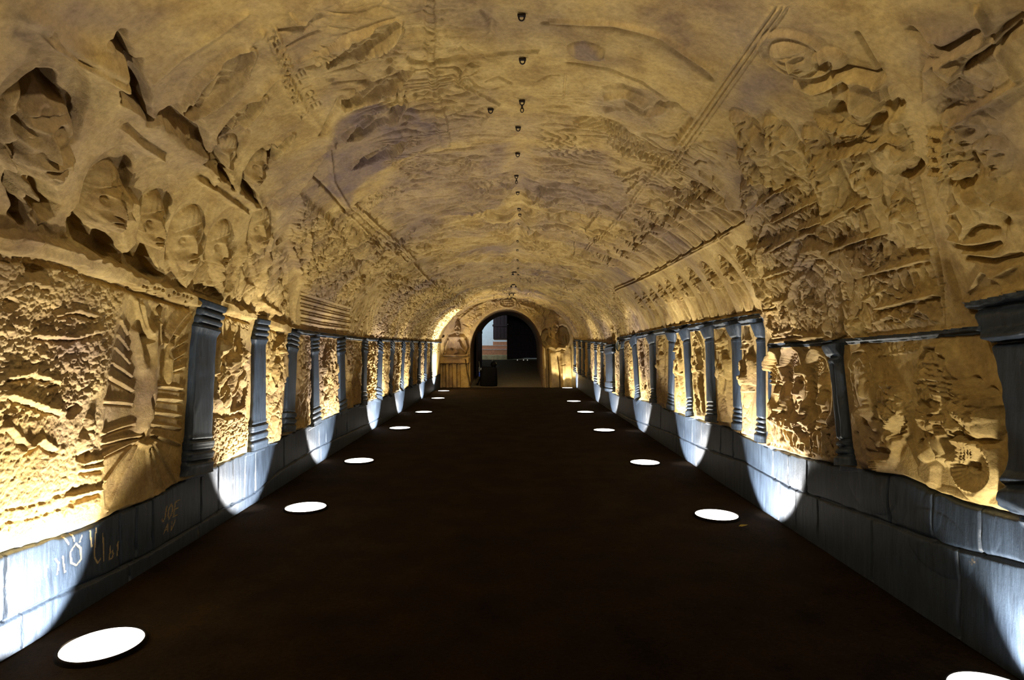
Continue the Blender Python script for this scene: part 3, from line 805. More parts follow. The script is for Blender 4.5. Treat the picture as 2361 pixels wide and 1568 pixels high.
stroke([(1815, 925), (1822, 990), (1820, 1045)], .016, -.05); stroke([(1868, 930), (1874, 1000), (1872, 1055)], .016, -.05); stroke([(1905, 955), (1925, 985), (1938, 1050)], .012, -.04)
w, g, a_, b_ = raise_poly([(1915, 985), (1935, 975), (1946, 1010), (1945, 1058), (1925, 1066), (1890, 1055), (1912, 1030)], 0.05, 0.03)

# kneeling haloed figure
kid = panel([(1972, 800), (2100, 792), (2120, 900), (2116, 1010), (2070, 1092), (2030, 1086), (1984, 1062), (1972, 960)], 'clay relief of a tall haloed figure kneeling behind a bunch of grapes', group='carved panels of the right wall', h=0, base=-0.005)
w, g, a_, b_ = raise_poly([(1982, 805), (2005, 800), (2025, 818), (2036, 860), (2038, 930), (2030, 965), (2010, 960), (1990, 925), (1978, 870), (1976, 830)], 0.03, 0.02)
stroke([(1986, 935), (1977, 860), (1984, 812), (2006, 803), (2026, 825), (2037, 880), (2036, 935)], .012, .035)
face((2011, 895), (2002, 830), .085, .17, .06, 71)
ell((2001, 818), .06, .10, -.02); stroke([(1990, 840), (2002, 822), (2018, 838)], .02, .03)
stroke([(2015, 940), (2020, 975), (2030, 990)], .022, .045)
w, g, a_, b_ = raise_poly([(2045, 880), (2062, 874), (2090, 890), (2105, 925), (2110, 960), (2090, 1000), (2065, 985), (2040, 955), (2042, 915)], 0.045, 0.03)
H[w] += 0.045 * g * (tangle(a_ * 17, b_ * 17, 121, 0.7) - 0.3)
for pts in ([(2098, 905), (2112, 945), (2110, 1000), (2085, 1020)], [(2088, 915), (2098, 955), (2092, 990)]): stroke(pts, .016, .03)
for a_ in range(8):
    stroke([(2068 + a_ * 3, 1012 - a_ * 3), (2108 + a_ * .5, 1000 - a_ * 11)], .006, .02)
w, g, a_, b_ = raise_poly([(1976, 945), (1990, 942), (2006, 990), (2030, 1020), (2060, 985), (2090, 1010), (2080, 1060), (2062, 1092), (2030, 1084), (1990, 1064), (1978, 1010)], 0.05, 0.04)
H[w] += 0.022 * g * (fbm(a_ * 30, b_ * 30, 5, 3) - 0.5)
for pts in ([(2006, 975), (2014, 1010), (2036, 1035)], [(2036, 975), (2050, 1020), (2070, 1040)], [(1996, 1000), (2006, 1050)], [(2020, 1040), (2060, 1050)]): stroke(pts, .014, -.04)
for q in range(6): stroke([(2040 + q * 1, 1064 + q * 5), (2064 - q, 1062 + q * 5)], .005, .018)
ell((2055, 1045), .03, .06, -.05)
raise_poly([(2036, 1058), (2060, 1055), (2068, 1075), (2060, 1094), (2034, 1086)], .045, .02)
letters('CulLeBus', (2030, 822), (2130, 808), (2, -20), 0.006, 0.015)

# large seated figure with a great flower
bid = panel([(2125, 860), (2150, 790), (2190, 782), (2250, 810), (2300, 860), (2330, 940), (2345, 1040), (2330, 1120), (2290, 1160), (2255, 1160), (2200, 1125), (2170, 1130), (2125, 1095)],
            'large clay relief of a bearded figure above a round ribbed flower', group='carved panels of the right wall', h=0, base=0.0)
w, g, a_, b_ = raise_poly([(2146, 830), (2160, 795), (2185, 790), (2208, 808), (2262, 890), (2310, 905), (2328, 960), (2322, 1010), (2280, 1015), (2240, 1010), (2210, 1010), (2165, 1000), (2148, 930)], 0.055, 0.035)
H[w] += 0.045 * g * (tangle(a_ * 12, b_ * 12, 131, 0.6) - 0.3)
stroke([(2150, 880), (2144, 830), (2162, 796), (2190, 793), (2215, 820), (2265, 900)], .016, .045)
stroke([(2156, 870), (2152, 832), (2168, 806), (2190, 806), (2205, 830)], .013, -.05)
for q in range(7): stroke([(2170 + q * 4, 835 + q * 12), (2200 + q * 11, 838 + q * 15)], .007, .022)
face((2180, 915), (2170, 850), .10, .16, .05, 72, beard=.6)
ell((2173, 935), .028, .035, -.05); ell((2196, 935), .028, .035, -.05)
face((2242, 978), (2238, 945), .07, .085, .06, 73); face((2166, 980), (2162, 950), .05, .085, .05, 74)
face((2200, 965), (2196, 940), .05, .08, .04, 75)
for (c, r1, r2) in (((2262, 900), .05, .05), ((2285, 925), .06, .06), ((2300, 950), .05, .07), ((2270, 950), .05, .05), ((2310, 975), .05, .06), ((2290, 985), .05, .06), ((2160, 1035), .06, .05), ((2195, 1015), .07, .06)):
    ell(c, r1, r2, .045)
for c in ((2262, 880), (2300, 905), (2205, 990), (2138, 1025), (2262, 1005), (2136, 1065), (2330, 950)): ell(c, .025, .03, -.05)
raise_poly([(2135, 1050), (2165, 1035), (2180, 1080), (2182, 1122), (2160, 1128), (2140, 1100)], .05, .03)
raise_poly([(2180, 1000), (2210, 1000), (2215, 1060), (2190, 1075), (2178, 1040)], .045, .03)
# flower
fc = (2268, 1075)
w, g, a_, b_ = raise_poly([(2225, 1040), (2250, 1010), (2290, 1008), (2322, 1030), (2326, 1085), (2312, 1130), (2285, 1156), (2258, 1155), (2228, 1120), (2212, 1080)], 0.06, 0.03)
for q in range(30):
    an = q / 30 * 2 * PI
    r0, r1_ = 14, 37
    stroke([(fc[0] + r0 * math.cos(an), fc[1] + r0 * 1.3 * math.sin(an)), (fc[0] + r1_ * math.cos(an), fc[1] + r1_ * 1.5 * math.sin(an))], .009, .022, wob=.2, seed=q)
ell(fc, .10, .10, -.09, p=.8)
for q in range(5): stroke([(2238 + q * 8, 1065 + q * 2), (2252 + q * 9, 1015 + q * 2)], .010, .05)
stroke([(2200, 1060), (2225, 1062)], .03, .05)
# big painted column and entablature at the near right edge
y0_, y1_ = inv(2361, 900)[1] - 0.45, inv(2290, 900)[1]
sA, sB = inv(2300, 765)[0], inv(2340, 1150)[0]
root = reg('column', 'massive blue-black painted column with wide capital at the right edge', 'column', None, None)
colp = [(2298, 762), (2420, 745), (2520, 1230), (2330, 1160), (2352, 1040), (2335, 900), (2312, 800)]
w, g, a_, b_ = raise_poly(colp, 0.07, 0.05, wob=0.01)
rid = reg('shaft', mat='paint', parent=root); ownpoly(P(colp, True), rid)
capp = [(2240, 694), (2300, 682), (2361, 668), (2440, 650), (2440, 775), (2361, 782), (2300, 790), (2275, 740)]
raise_poly(capp, 0.05, 0.03, wob=0.02)
rid = reg('capital', mat='paint', parent=root); ownpoly(P(capp, True), rid)
stroke([(2255, 715), (2361, 698), (2430, 690)], .020, -.05, wob=.4); stroke([(2304, 790), (2361, 785), (2430, 782)], .018, -.05, wob=.4)
stroke([(2240, 690), (2361, 664), (2430, 650)], .020, .03, wob=.1)
basep = [(2318, 1128), (2361, 1090), (2470, 1100), (2520, 1250), (2361, 1210), (2316, 1165)]
raise_poly(basep, 0.03, 0.03)
rid = reg('base', mat='paint', parent=root); ownpoly(P(basep, True), rid)
stroke([(2322, 1130), (2361, 1118), (2430, 1120)], .016, -.04)

# ================================================================== left vault: heads with pointed beards
hollows = [([(15, 275), (60, 205), (98, 174), (138, 178), (146, 235), (128, 235), (100, 222), (60, 250), (22, 300)], -.10), ([(0, 330), (18, 290), (32, 340), (46, 400), (52, 470), (42, 520), (14, 490), (0, 420)], -.11),
           ([(48, 398), (92, 352), (100, 390), (122, 440), (130, 466), (118, 492), (90, 500), (58, 470)], -.12), ([(176, 464), (196, 500), (214, 520), (238, 494), (248, 540), (268, 580), (288, 552), (302, 524), (318, 548), (345, 540), (342, 595), (370, 640), (330, 640), (250, 600), (150, 560), (148, 505)], -.12),
           ([(437, 652), (490, 655), (505, 675), (505, 698), (440, 688)], -.07), ([(268, 85), (276, 60), (288, 90), (290, 122), (272, 112), (242, 92)], -.07), ([(286, 126), (318, 124), (332, 180), (342, 262), (330, 268), (300, 240), (262, 205), (266, 192), (296, 205)], -.12),
           ([(368, 246), (405, 222), (412, 250), (428, 268), (452, 256), (470, 300), (474, 348), (440, 325), (412, 300), (372, 275), (352, 262)], -.07), ([(462, 360), (498, 328), (506, 362), (520, 372), (532, 428), (500, 398)], -.11), ([(540, 428), (560, 386), (570, 420), (582, 424), (594, 468), (570, 450)], -.10),
           ([(550, 590), (560, 560), (580, 620), (590, 660), (560, 650)], -.03), ([(640, 640), (648, 600), (660, 630), (656, 700)], -.04)]
for pts, h in hollows: raise_poly(pts, h, 0.035, seed=int(pts[0][0]), wob=0.03)
for pts in ([(90, 60), (150, 108), (210, 140), (268, 172)], [(272, 282), (310, 318), (362, 352)], [(446, 402), (500, 436), (564, 484)]):
    stroke(pts, 0.016, 0.035, wob=.5)
stroke([(60, 20), (150, 70), (270, 165), (330, 262), (400, 318), (470, 362), (590, 470)], 0.05, 0.03, wob=.3)
stroke([(100, 60), (160, 90), (240, 130), (272, 150)], 0.03, 0.02)

def headrelief(c, chin, up, hw, hh, depth, seed, label, niche=None, group='bearded heads of the left vault', beard=1.0):
    rid = reg('bearded_head_relief', label, 'carved head', group)
    a = np.array(inv(*c)); b = np.array(inv(*up)); v = b - a; v /= math.hypot(*v); u = np.array([v[1], -v[0]])
    R = hh * 2.2
    w = window(a[0] - R, a[0] + R, a[1] - R, a[1] + R); SSw, YYw = grids(w)
    lu = ((SSw - a[0]) * u[0] + (YYw - a[1]) * u[1]) / hw; lv = ((SSw - a[0]) * v[0] + (YYw - a[1]) * v[1]) / hh
    # niche behind, arched, running up
    wn = 1.25 - 0.15 * np.clip(lv, 0, 2)
    g = sm(1.05, 0.9, np.where(lv > 0.6, np.sqrt((lu / 1.25) ** 2 + ((lv - 0.6) / 1.25) ** 2), np.abs(lu) / 1.25)) * sm(-0.5, -0.2, lv)
    H[w] -= (niche or 0.03) * g
    # pointed plate below the face
    plate_w = np.interp(lv, [-1.75, -1.2, -0.6, 0.2], [0.0, 0.55, 1.0, 1.05])
    pm = sm(1.0, 0.85, np.abs(lu) / (plate_w + 1e-3)) * (lv > -1.7) * sm(0.6, 0.0, lv)
    H[w] += depth * 0.7 * pm * (1 - 0.25 * np.abs(lu))
    H[w] += depth * 1.05 * face_h(lu * 1.02, lv, seed, beard)
    ownwhere(w, ((np.abs(lu) < plate_w + .05) & (lv < 0.3) & (lv > -1.7)) | ((g > 0.5) & (lv >= 0)), rid)
headrelief((75, 290), None, (92, 215), .12, .17, .105, 1, 'large bearded clay head under a deep black hood at the left edge', .06)
headrelief((230, 440), None, (258, 360), .085, .14, .11, 2, 'second bearded clay head from the left edge with open dark mouth', .05)
headrelief((336, 500), None, (362, 430), .085, .15, .09, 3, 'narrow clay head with bright nose above a black gap on the left vault', .04)
headrelief((425, 545), None, (448, 470), .12, .20, .075, 4, 'oval clay head with a deep arched niche, centre of the left vault row', .05)
headrelief((500, 560), None, (520, 500), .095, .17, .065, 5, 'slim clay head right of the oval head on the left vault', .035)
headrelief((598, 520), None, (615, 465), .085, .16, .06, 6, 'clay head with long arched niche and pointed beard above the second left pilaster', .05)
headrelief((512, 350), None, (560, 275), .07, .12, .05, 7, 'pointed clay head of the upper left register, its chin over a black gap', .04, 'upper register heads of the left vault')
headrelief((590, 375), None, (625, 315), .06, .11, .05, 8, 'second pointed clay head of the upper left register', .04, 'upper register heads of the left vault')
w, g, a_, b_ = raise_poly([(246, 430), (270, 420), (305, 450), (308, 515), (290, 552), (268, 578), (252, 540), (244, 480)], .05, .03)
ownpoly(P([(246, 430), (270, 420), (305, 450), (308, 515), (290, 552), (268, 578), (252, 540), (244, 480)], True), reg('clay_pendant', 'blank pointed clay plate hanging between two bearded heads on the left vault', 'plate'))
def ovalrel(poly, fc_, up, label, seed, hw=.09, hh=.16):
    rid = reg('oval_relief', label, 'relief', 'oval reliefs of the left vault')
    pl = P(poly, True)
    raise_poly(poly, -0.060, 0.025, wob=.004); w = bb(pl, .05); SSw, YYw = grids(w)
    d, t = segdist(SSw, YYw, pl, True); H[w] += .020 * np.exp(-(d / .010) ** 2)
    face(fc_, up, hw, hh, .06, seed)
    ownpoly(pl, rid)
def oval(c, dx, dy, wpx, n=18):
    l = math.hypot(dx, dy); ux, uy = dx / l, dy / l
    return [(c[0] + dx * math.cos(k / n * 2 * PI) - uy * wpx * math.sin(k / n * 2 * PI), c[1] + dy * math.cos(k / n * 2 * PI) + ux * wpx * math.sin(k / n * 2 * PI)) for k in range(n)]
ovalrel(oval((497, 178), 82, -78, 34), (485, 190), (520, 155), 'long slanting oval relief holding a worn face on the upper left vault', 31, .11, .2)
ovalrel(oval((833, 84), 88, -48, 24), (822, 90), (860, 74), 'uppermost oval relief with ringed rim and dark eye slot, upper left', 32, .10, .22)
ovalrel(oval((866, 190), 84, -42, 20), (850, 200), (885, 183), 'second oval relief down, below the ringed one, left of the ceiling centre', 33, .09, .2)
ovalrel(oval((862, 268), 72, -40, 20), (850, 275), (885, 260), 'sooty purple oval relief with dark hollow eyes left of the ceiling centre', 34, .09, .2)
ovalrel(oval((868, 345), 68, -34, 14), (860, 350), (890, 340), 'low oval relief with tooth-like notches in the dark purple area', 35, .08, .2)
ovalrel(oval((548, 262), 58, -52, 20), (535, 275), (565, 245), 'small slanting oval relief above the pointed heads', 36, .06, .12)
ovalrel(oval((640, 330), 30, -34, 10), (635, 335), (650, 318), 'smallest slanting oval relief beside the inscription strip', 37, .04, .08)
# register borders
for pts, wd, h in (([(595, 60), (640, 150), (700, 240), (765, 320)], .035, .015), ([(465, 345), (520, 270), (600, 200), (640, 160)], .016, .02), ([(590, 480), (640, 420), (700, 370), (765, 320)], .016, .025), ([(765, 320), (700, 410), (620, 520), (590, 600), (575, 680)], .016, .02),
                   ([(715, 395), (760, 440), (792, 480)], .014, -.03), ([(425, 210), (480, 150), (560, 95), (600, 60)], .02, .02), ([(345, 175), (420, 110), (500, 60), (560, 20)], .02, .022), ([(640, 60), (700, 55), (735, 25)], .02, -.03), ([(665, 20), (680, 40), (715, 45)], .014, .014),
                   ([(660, 95), (700, 75), (730, 60)], .014, -.025), ([(680, 130), (740, 105), (790, 75)], .012, .022), ([(690, 150), (735, 140), (745, 120)], .02, -.03), ([(735, 300), (768, 250), (785, 215)], .022, -.045), ([(770, 300), (850, 250), (990, 200)], .012, .02),
                   ([(755, 330), (765, 410), (800, 470)], .015, .02), ([(800, 380), (870, 330), (950, 300), (1030, 265)], .012, .018), ([(735, 420), (800, 350)], .03, -.03)):
    stroke(pts, wd * .8, h * .7, wob=.4)
iid = reg('inscription', 'two slanting lines of crude carved lettering on the left vault strip', 'inscription')
letters('TELHCO', (612, 62), (655, 160), (18, -10), .006, .014, iid, gap=.25); letters('OEROEFIL', (640, 165), (690, 265), (18, -10), .006, .014, iid, gap=.25); letters('ELICHE', (680, 160), (722, 245), (18, -8), .006, -.012, iid)
# ladder strip
lad = reg('notched_border', 'long notched border strip left of the ceiling centre', 'border')
ladp = [(975, -30), (1003, -30), (1003, 120), (1010, 200), (1038, 300), (1036, 325), (1015, 330), (1000, 250), (985, 160), (976, 60)]
raise_poly(ladp, 0.012, 0.015); ownpoly(P(ladp, True), lad)
for k in range(22):
    yy_ = -20 + k * 15; xx_ = 978 + (max(0, yy_ - 120)) * 0.16
    stroke([(xx_, yy_), (xx_ + 22, yy_ + 4)], .006, -.010)
for k, (pts, wd, h) in enumerate([([(783, 478), (870, 545), (935, 595)], .012, .014), ([(800, 470), (880, 535), (945, 590)], .010, -.010), ([(812, 462), (890, 530), (955, 588)], .010, .02), ([(950, 600), (1000, 650), (1060, 705)], .014, .02), ([(868, 470), (935, 595)], .0, .0)][:4]):
    stroke(pts, wd, h, wob=.3)
for k in range(7):
    stroke([(790 + k * 12, 528 + k * 4), (835 + k * 8, 500 + k * 12)], .006, .018)
raise_poly([(790, 545), (830, 520), (870, 555), (860, 600), (815, 590)], .02, .03)

# left vault, lower zone: hanging drapery between heads and cornice, then crowded carving
def drape(s, y):
    return (0.5 + 0.5 * np.sin(y * 46 + 9 * (fbm(s * 2.5, y * 3, 3, 2) - .5) * 2)) * 0.6 + 0.9 * tangle(s * 5, y * 11, 141, .5) - .5
region_noise([(300, 600), (430, 600), (500, 560), (600, 560), (660, 560), (670, 740), (600, 725), (500, 695), (430, 680)], drape, .045, .08)
region_noise([(0, 380), (60, 470), (160, 540), (290, 600), (330, 640), (250, 610), (150, 575), (0, 545)], drape, .05, .05)
for pts in ([(660, 560), (690, 640), (672, 740)], [(560, 560), (530, 640), (520, 690)], [(620, 540), (600, 640), (590, 700)], [(700, 520), (690, 640)], [(590, 690), (620, 710), (640, 722)], [(480, 590), (490, 630), (500, 655)]):
    stroke(pts, .022, .04, wob=.4)
for c in ((520, 650), (430, 640), (645, 545), (660, 660), (650, 690)): ell(c, .06, .04, -.05)
cid = reg('crowd_relief', 'dense carving of a crowd above a stepped wavy frieze on the left vault', 'relief')
crp = [(705, 560), (800, 600), (840, 650), (800, 760), (690, 730), (680, 700)]
region_noise([(680, 420), (780, 500), (840, 640), (805, 720), (695, 680), (650, 560)], tg(151, 9, 9, .55), .055, .08)
ownpoly(P(crp, True), cid, [3])
for k in range(5):
    stroke([(690, 672 + k * 17), (740, 686 + k * 16), (804, 706 + k * 13)], .010, .014, wob=.6, seed=k)
    stroke([(690, 679 + k * 17), (740, 693 + k * 16), (804, 712 + k * 13)], .008, -.014, wob=.6, seed=k)
sid = reg('sheaf_relief', 'fan of long flowing strands carved like a sheaf beside the crowd on the left vault', 'relief')
shp = [(845, 640), (880, 620), (930, 640), (900, 700), (870, 780), (832, 775), (835, 700)]
ownpoly(P(shp, True), sid, [3])
for k in range(9):
    stroke([(846 + k * 4, 770 - k), (850 + k * 8, 700 - k * 2), (868 + k * 9, 660 - k * 1), (890 + k * 7, 640 + k * 2)], .022, .035, wob=.4, seed=k)
region_noise([(880, 620), (1000, 640), (1080, 690), (1000, 785), (860, 780)], lambda s, y: tangle(s * 9, y * 6, 161, .55), .045, .08)
region_noise([(760, 470), (860, 560), (930, 610), (880, 640), (800, 580)], tg(163, 8, 8), .02, .08)

# ================================================================== ceiling carving: strokes running around the vault
def arcs(s, y):
    a = tangle(s * 1.5, y * 4.6, 171, .5); b = tangle(s * 1.3 + .3 * np.sin(y * 2), y * 9, 175, .45)
    m = sm(0.42, 0.60, fbm(s * 1.1, y * 0.9, 177, 2))
    return (0.6 * a + 0.5 * b) * (0.35 + 0.65 * m) - 0.25
sl = lambda px: inv(*px)[0]
SS, YY = np.meshgrid(S, YV)
zone = sm(-2.0, -1.7, SS) * sm(1.45, 1.2, SS) * sm(3.0, 5.0, YY)
H += 0.070 * zone * arcs(SS, YY)
zone = sm(-0.75, -0.6, SS) * sm(-0.05, -0.15, SS) * sm(5.2, 4.6, YY)
H += 0.016 * zone * (tangle(SS * 5, YY * 10, 181, .5) - .3)
zone = sm(0.1, 0.2, SS) * sm(1.4, 1.25, SS) * sm(5.2, 4.6, YY) * sm(2.85, 3.1, YY)
H += 0.012 * zone * (tangle(SS * 4, YY * 9, 185, .5) - .3)
zone = sm(-3.0, -2.6, SS) * sm(-1.1, -1.5, SS) * sm(4, 7, YY)
H += 0.012 * zone * (tangle(SS * 8, YY * 8, 187, .5) - .3)
zone = sm(2.85, 2.7, SS) * sm(1.4, 1.6, SS) * sm(8.2, 9.2, YY)
H += 0.032 * zone * (tangle(SS * 6, YY * 9, 189, .5) - .3)
def lines(s, y, k, seed, wd=.16):
    n = fbm(s + .25 * fbm(s * 3, y * 6, seed + 1, 2), y, seed, 2) * k
    f = np.abs((n % 1.0) - .5) * 2
    return np.exp(-((1 - f) / wd) ** 2)
def zoned(js0, js1, y0, y1, fade_s=.15, fade_y=.5):
    w = window(js0, js1, y0, y1); a_, b_ = grids(w)
    return w, a_, b_, sm(js0, js0 + fade_s, a_) * sm(js1, js1 - fade_s, a_) * sm(y0, y0 + fade_y, b_) * sm(y1, y1 - fade_y, b_)
w, a_, b_, g = zoned(-2.0, 1.45, 4.4, 17.5)
msk = .25 + .75 * sm(.35, .6, fbm(a_ * 1.6, b_ * 1.2, 505, 2))
H[w] -= .040 * g * msk * lines(a_ * .8, b_ * 1.4, 11, 501, .26)
H[w] += .030 * g * msk * lines(a_ * .7, b_ * 2.0, 9, 507, .2)
w, a_, b_, g = zoned(-.85, -.02, 2.3, 5.2)
msk = sm(.35, .55, fbm(a_ * 2.5, b_ * 2.5, 515, 2))
H[w] -= .026 * g * msk * lines(a_ * 1.4, b_ * 3, 14, 511, .28)
w, a_, b_, g = zoned(.15, 1.4, 3.0, 5.2)
msk = sm(.35, .55, fbm(a_ * 2.0, b_ * 2.5, 517, 2))
H[w] -= .026 * g * msk * lines(a_ * 1.1, b_ * 2.6, 13, 513, .28)
w, a_, b_, g = zoned(1.3, 2.6, 8.0, 17.4)
H[w] -= .035 * g * lines(a_ * .8, b_ * 3.2, 14, 519, .3)
w, a_, b_, g = zoned(-2.9, -1.9, 7.0, 17.4)
H[w] -= .03 * g * lines(a_ * 1.2, b_ * 3.0, 14, 521, .3)
# recognisable motifs of the ceiling
bo = reg('boulder_relief', 'round shallow boulder shape with a trailing tail on the ceiling right of the hooks', 'relief')
w, q = ell((1352, 104), .085, .075, .030, p=.5); ownwhere(w, q < 1, bo)
stroke([(1370, 95), (1392, 118), (1405, 125)], .03, .014)
cm = reg('comet_relief', 'broad carved arcs like comet tails sweeping over the right side of the ceiling', 'relief')
for pts, wd, h in (([(1255, 42), (1400, 50), (1500, 72), (1600, 135), (1640, 170)], .018, -.022), ([(1270, 32), (1420, 38), (1530, 68), (1650, 150)], .014, .018), ([(1310, 135), (1400, 150), (1480, 180), (1580, 250)], .014, -.02),
                   ([(1395, 195), (1440, 192), (1500, 215), (1530, 240)], .04, -.028), ([(1400, 210), (1450, 205), (1490, 230)], .02, .03), ([(1525, 240), (1560, 230), (1590, 265), (1550, 320)], .03, -.03), ([(1450, 225), (1490, 250), (1530, 245)], .018, .035),
                   ([(1400, 245), (1450, 240), (1500, 265), (1520, 290)], .02, .02)):
    w, d, ww = stroke(pts, wd, h, wob=.4); ownwhere(w, d < ww * 1.3, cm)
wing = reg('wing_relief', 'concentric feathered arcs like a spread wing on the ceiling right of the hooks', 'relief')
for k in range(12):
    x_ = 1385 + k * 13
    pts = [(x_ - 60, 272 + k * 4), (x_, 262 + k * 7), (x_ + 28, 300 + k * 6), (x_ + 20, 322 + k * 5), (x_ + 60, 335 + k * 4)]
    w, d, ww = stroke(pts, .009, .018, wob=.4, seed=k); ownwhere(w, d < ww * 1.2, wing)
wave = reg('wave_relief', 'large curling wave outline carved on the ceiling left of the hooks', 'relief')
for pts, wd, h in (([(1240, 105), (1150, 112), (1085, 125), (1055, 155), (1055, 178), (1100, 205), (1150, 232), (1110, 275)], .012, .018), ([(1075, 135), (1110, 118), (1150, 135)], .02, -.018), ([(1110, 15), (1135, 40), (1130, 80)], .02, -.015), ([(1122, 180), (1150, 170), (1178, 185)], .014, -.018),
                   ([(1135, 200), (1160, 192)], .01, -.014), ([(1060, 300), (1120, 298), (1180, 305)], .012, -.016), ([(1305, 160), (1300, 220)], .006, -.01), ([(1240, 180), (1270, 165), (1290, 165)], .008, -.014)):
    w, d, ww = stroke(pts, wd, h, wob=.4); ownwhere(w, d < ww * 1.3, wave)
ripple = reg('ripple_relief', 'nested oval ripples like a pond carved across the darker ceiling left of the hooks', 'relief')
for k in range(4):
    for cx_, cy_, rx_, ry_ in ((1015, 372, 80 - k * 12, 26 - k * 5), (1045, 425, 90 - k * 13, 28 - k * 5), (1050, 482, 75 - k * 12, 22 - k * 4)):
        pts = [(cx_ + rx_ * math.cos(a_), cy_ - (cx_ + rx_ * math.cos(a_) - cx_) * 0.12 - ry_ * math.sin(a_)) for a_ in np.linspace(-1.4, 1.9, 9)]
        w, d, ww = stroke(pts, .010, .015 if k % 2 else -.016, wob=.4, seed=k); ownwhere(w, d < ww * 1.2, ripple)
fl = reg('leaf_relief', 'pointed leaf and triangle shapes carved on the right half of the ceiling', 'relief')
for pts, wd, h in (([(1352, 345), (1380, 340), (1425, 365)], .02, -.025), ([(1270, 370), (1330, 372), (1392, 385)], .014, -.02), ([(1420, 390), (1445, 395), (1480, 380), (1475, 410), (1450, 435)], .012, .02), ([(1435, 412), (1465, 400), (1490, 390)], .01, -.02),
                   ([(1350, 420), (1400, 425), (1450, 460)], .02, -.025), ([(1310, 405), (1370, 408), (1430, 440), (1460, 462)], .012, .02), ([(1345, 440), (1365, 480), (1395, 470), (1360, 505)], .012, .018), ([(1290, 480), (1330, 470), (1345, 490)], .014, -.02),
                   ([(1330, 545), (1340, 575), (1300, 570), (1230, 550)], .012, .02)):
    w, d, ww = stroke(pts, wd, h, wob=.4); ownwhere(w, d < ww * 1.3, fl)
# the crack across the vault
ck = reg('ceiling_crack', 'jagged dark crack across the crown of the vault', 'crack')
w, d, ww = stroke([(975, 560), (1010, 535), (1045, 515), (1080, 503), (1130, 499), (1165, 507), (1200, 511), (1240, 525)], .022, -.045, wob=.9)
ownwhere(w, d < ww, ck)
H[w] += 0.03 * np.exp(-((d / .05) ** 2)) * (vn(grids(w)[0] * 20, grids(w)[1] * 20, 3) - .3)

# ================================================================== right vault: longitudinal mouldings and rows of saints
mo = reg('vault_moulding', 'triple line moulding running down the right side of the ceiling', 'moulding')
for off, h in ((-14, .006), (0, .008), (13, .006)):
    w, d, ww = stroke([(1805 + off, 0), (1620 + off, 265), (1530 + off, 395), (1560 + off - 22, 350)][:3], .009, h, wob=.1); ownwhere(w, d < ww * 1.3, mo)
    stroke([(1805 + off + 6, 0), (1620 + off + 6, 265), (1530 + off + 5, 395)], .006, -.006, wob=.1)
for off in (0, 8):
    w, d, ww = stroke([(1528 + off, 365), (1470 + off, 440), (1420 + off, 500), (1375 + off, 540), (1352 + off, 562)], .012, .010, wob=.4); ownwhere(w, d < ww * 1.2, mo)
m2 = reg('vault_moulding', 'double line moulding between the two rows of small saints on the right vault', 'moulding')
for off in (0, 7):
    w, d, ww = stroke([(1690, 523 + off), (1600, 573 + off), (1500, 626 + off), (1421, 661 + off)], .012, .022, wob=.4); ownwhere(w, d < ww * 1.2, m2)
row_line = line_fn([(1690, 527), (1600, 577), (1500, 630), (1421, 665)])
heads1 = [(1386, 574), (1417, 556), (1446, 542), (1461, 520), (1475, 498), (1506, 482), (1533, 462), (1559, 436), (1600, 425)]
lab1 = ['upper row saint nearest the far end, lit feathery hem', 'upper row saint, second from the far end', 'upper row saint, third from the far end', 'upper row saint, fourth from the far end', 'upper row saint, fifth from the far end', 'upper row saint, sixth from the far end', 'upper row saint, seventh from the far end', 'upper row saint, eighth from the far end', 'upper row saint, ninth from the far end']
for k, hpx in enumerate(heads1):
    s_, y_ = inv(*hpx); sf = row_line(y_)
    rid = reg('saint_relief', 'small haloed saint in a niche, ' + lab1[k], 'saint relief', 'upper row of saints on the right vault')
    saint((sf - .02, y_), (s_ + .0, y_), .29, .060, 200 + k, niche=.030, px=False, rid=rid, over=[3])
heads2 = [(1463, 670), (1489, 676), (1505, 664), (1523, 652), (1548, 637), (1576, 630), (1604, 613), (1632, 604), (1670, 588), (1708, 573)]
ordn = ['first', 'second', 'third', 'fourth', 'fifth', 'sixth', 'seventh', 'eighth', 'ninth', 'tenth']
ylist = []
for k in range(10):
    y_ = np.interp(k, [0, 9], [inv(1463, 670)[1], inv(1708, 573)[1]])
    s_ = inv(*heads2[k])[0]
    s_ = 0.5 * s_ + 0.5 * (row_line(y_) + .14)
    rid = reg('saint_relief', 'small robed saint above the black right cornice, lower row, %s from the far end' % ordn[k], 'saint relief', 'lower row of saints on the right vault')
    saint((cor_r(y_) - .06, y_), (s_, y_), .25, .075, 300 + k, niche=.045, px=False, rid=rid, over=[3])
# border ribs around the rows
for px_, a_, b_ in (((1712, 580), 1.25, 2.55), ((1421, 661), 1.2, 2.55)):
    const_y_line(px_, a_, b_, .014, .022)
const_y_line((1745, 650), .95, 2.5, .012, .02)
# flying figures left of the city
fly = reg('flying_figures', 'slender figures stretched along the border between the saints and the city relief', 'relief')
for pts, wd, h in (([(1592, 362), (1605, 370), (1618, 360), (1632, 366)], .008, -.02), ([(1622, 388), (1650, 410), (1662, 425)], .014, .03), ([(1655, 400), (1680, 430), (1700, 462)], .018, .035), ([(1690, 445), (1705, 470)], .03, .03), ([(1650, 425), (1668, 428)], .01, .02)):
    w, d, ww = stroke(pts, wd, h); ownwhere(w, d < ww * 1.3, fly)

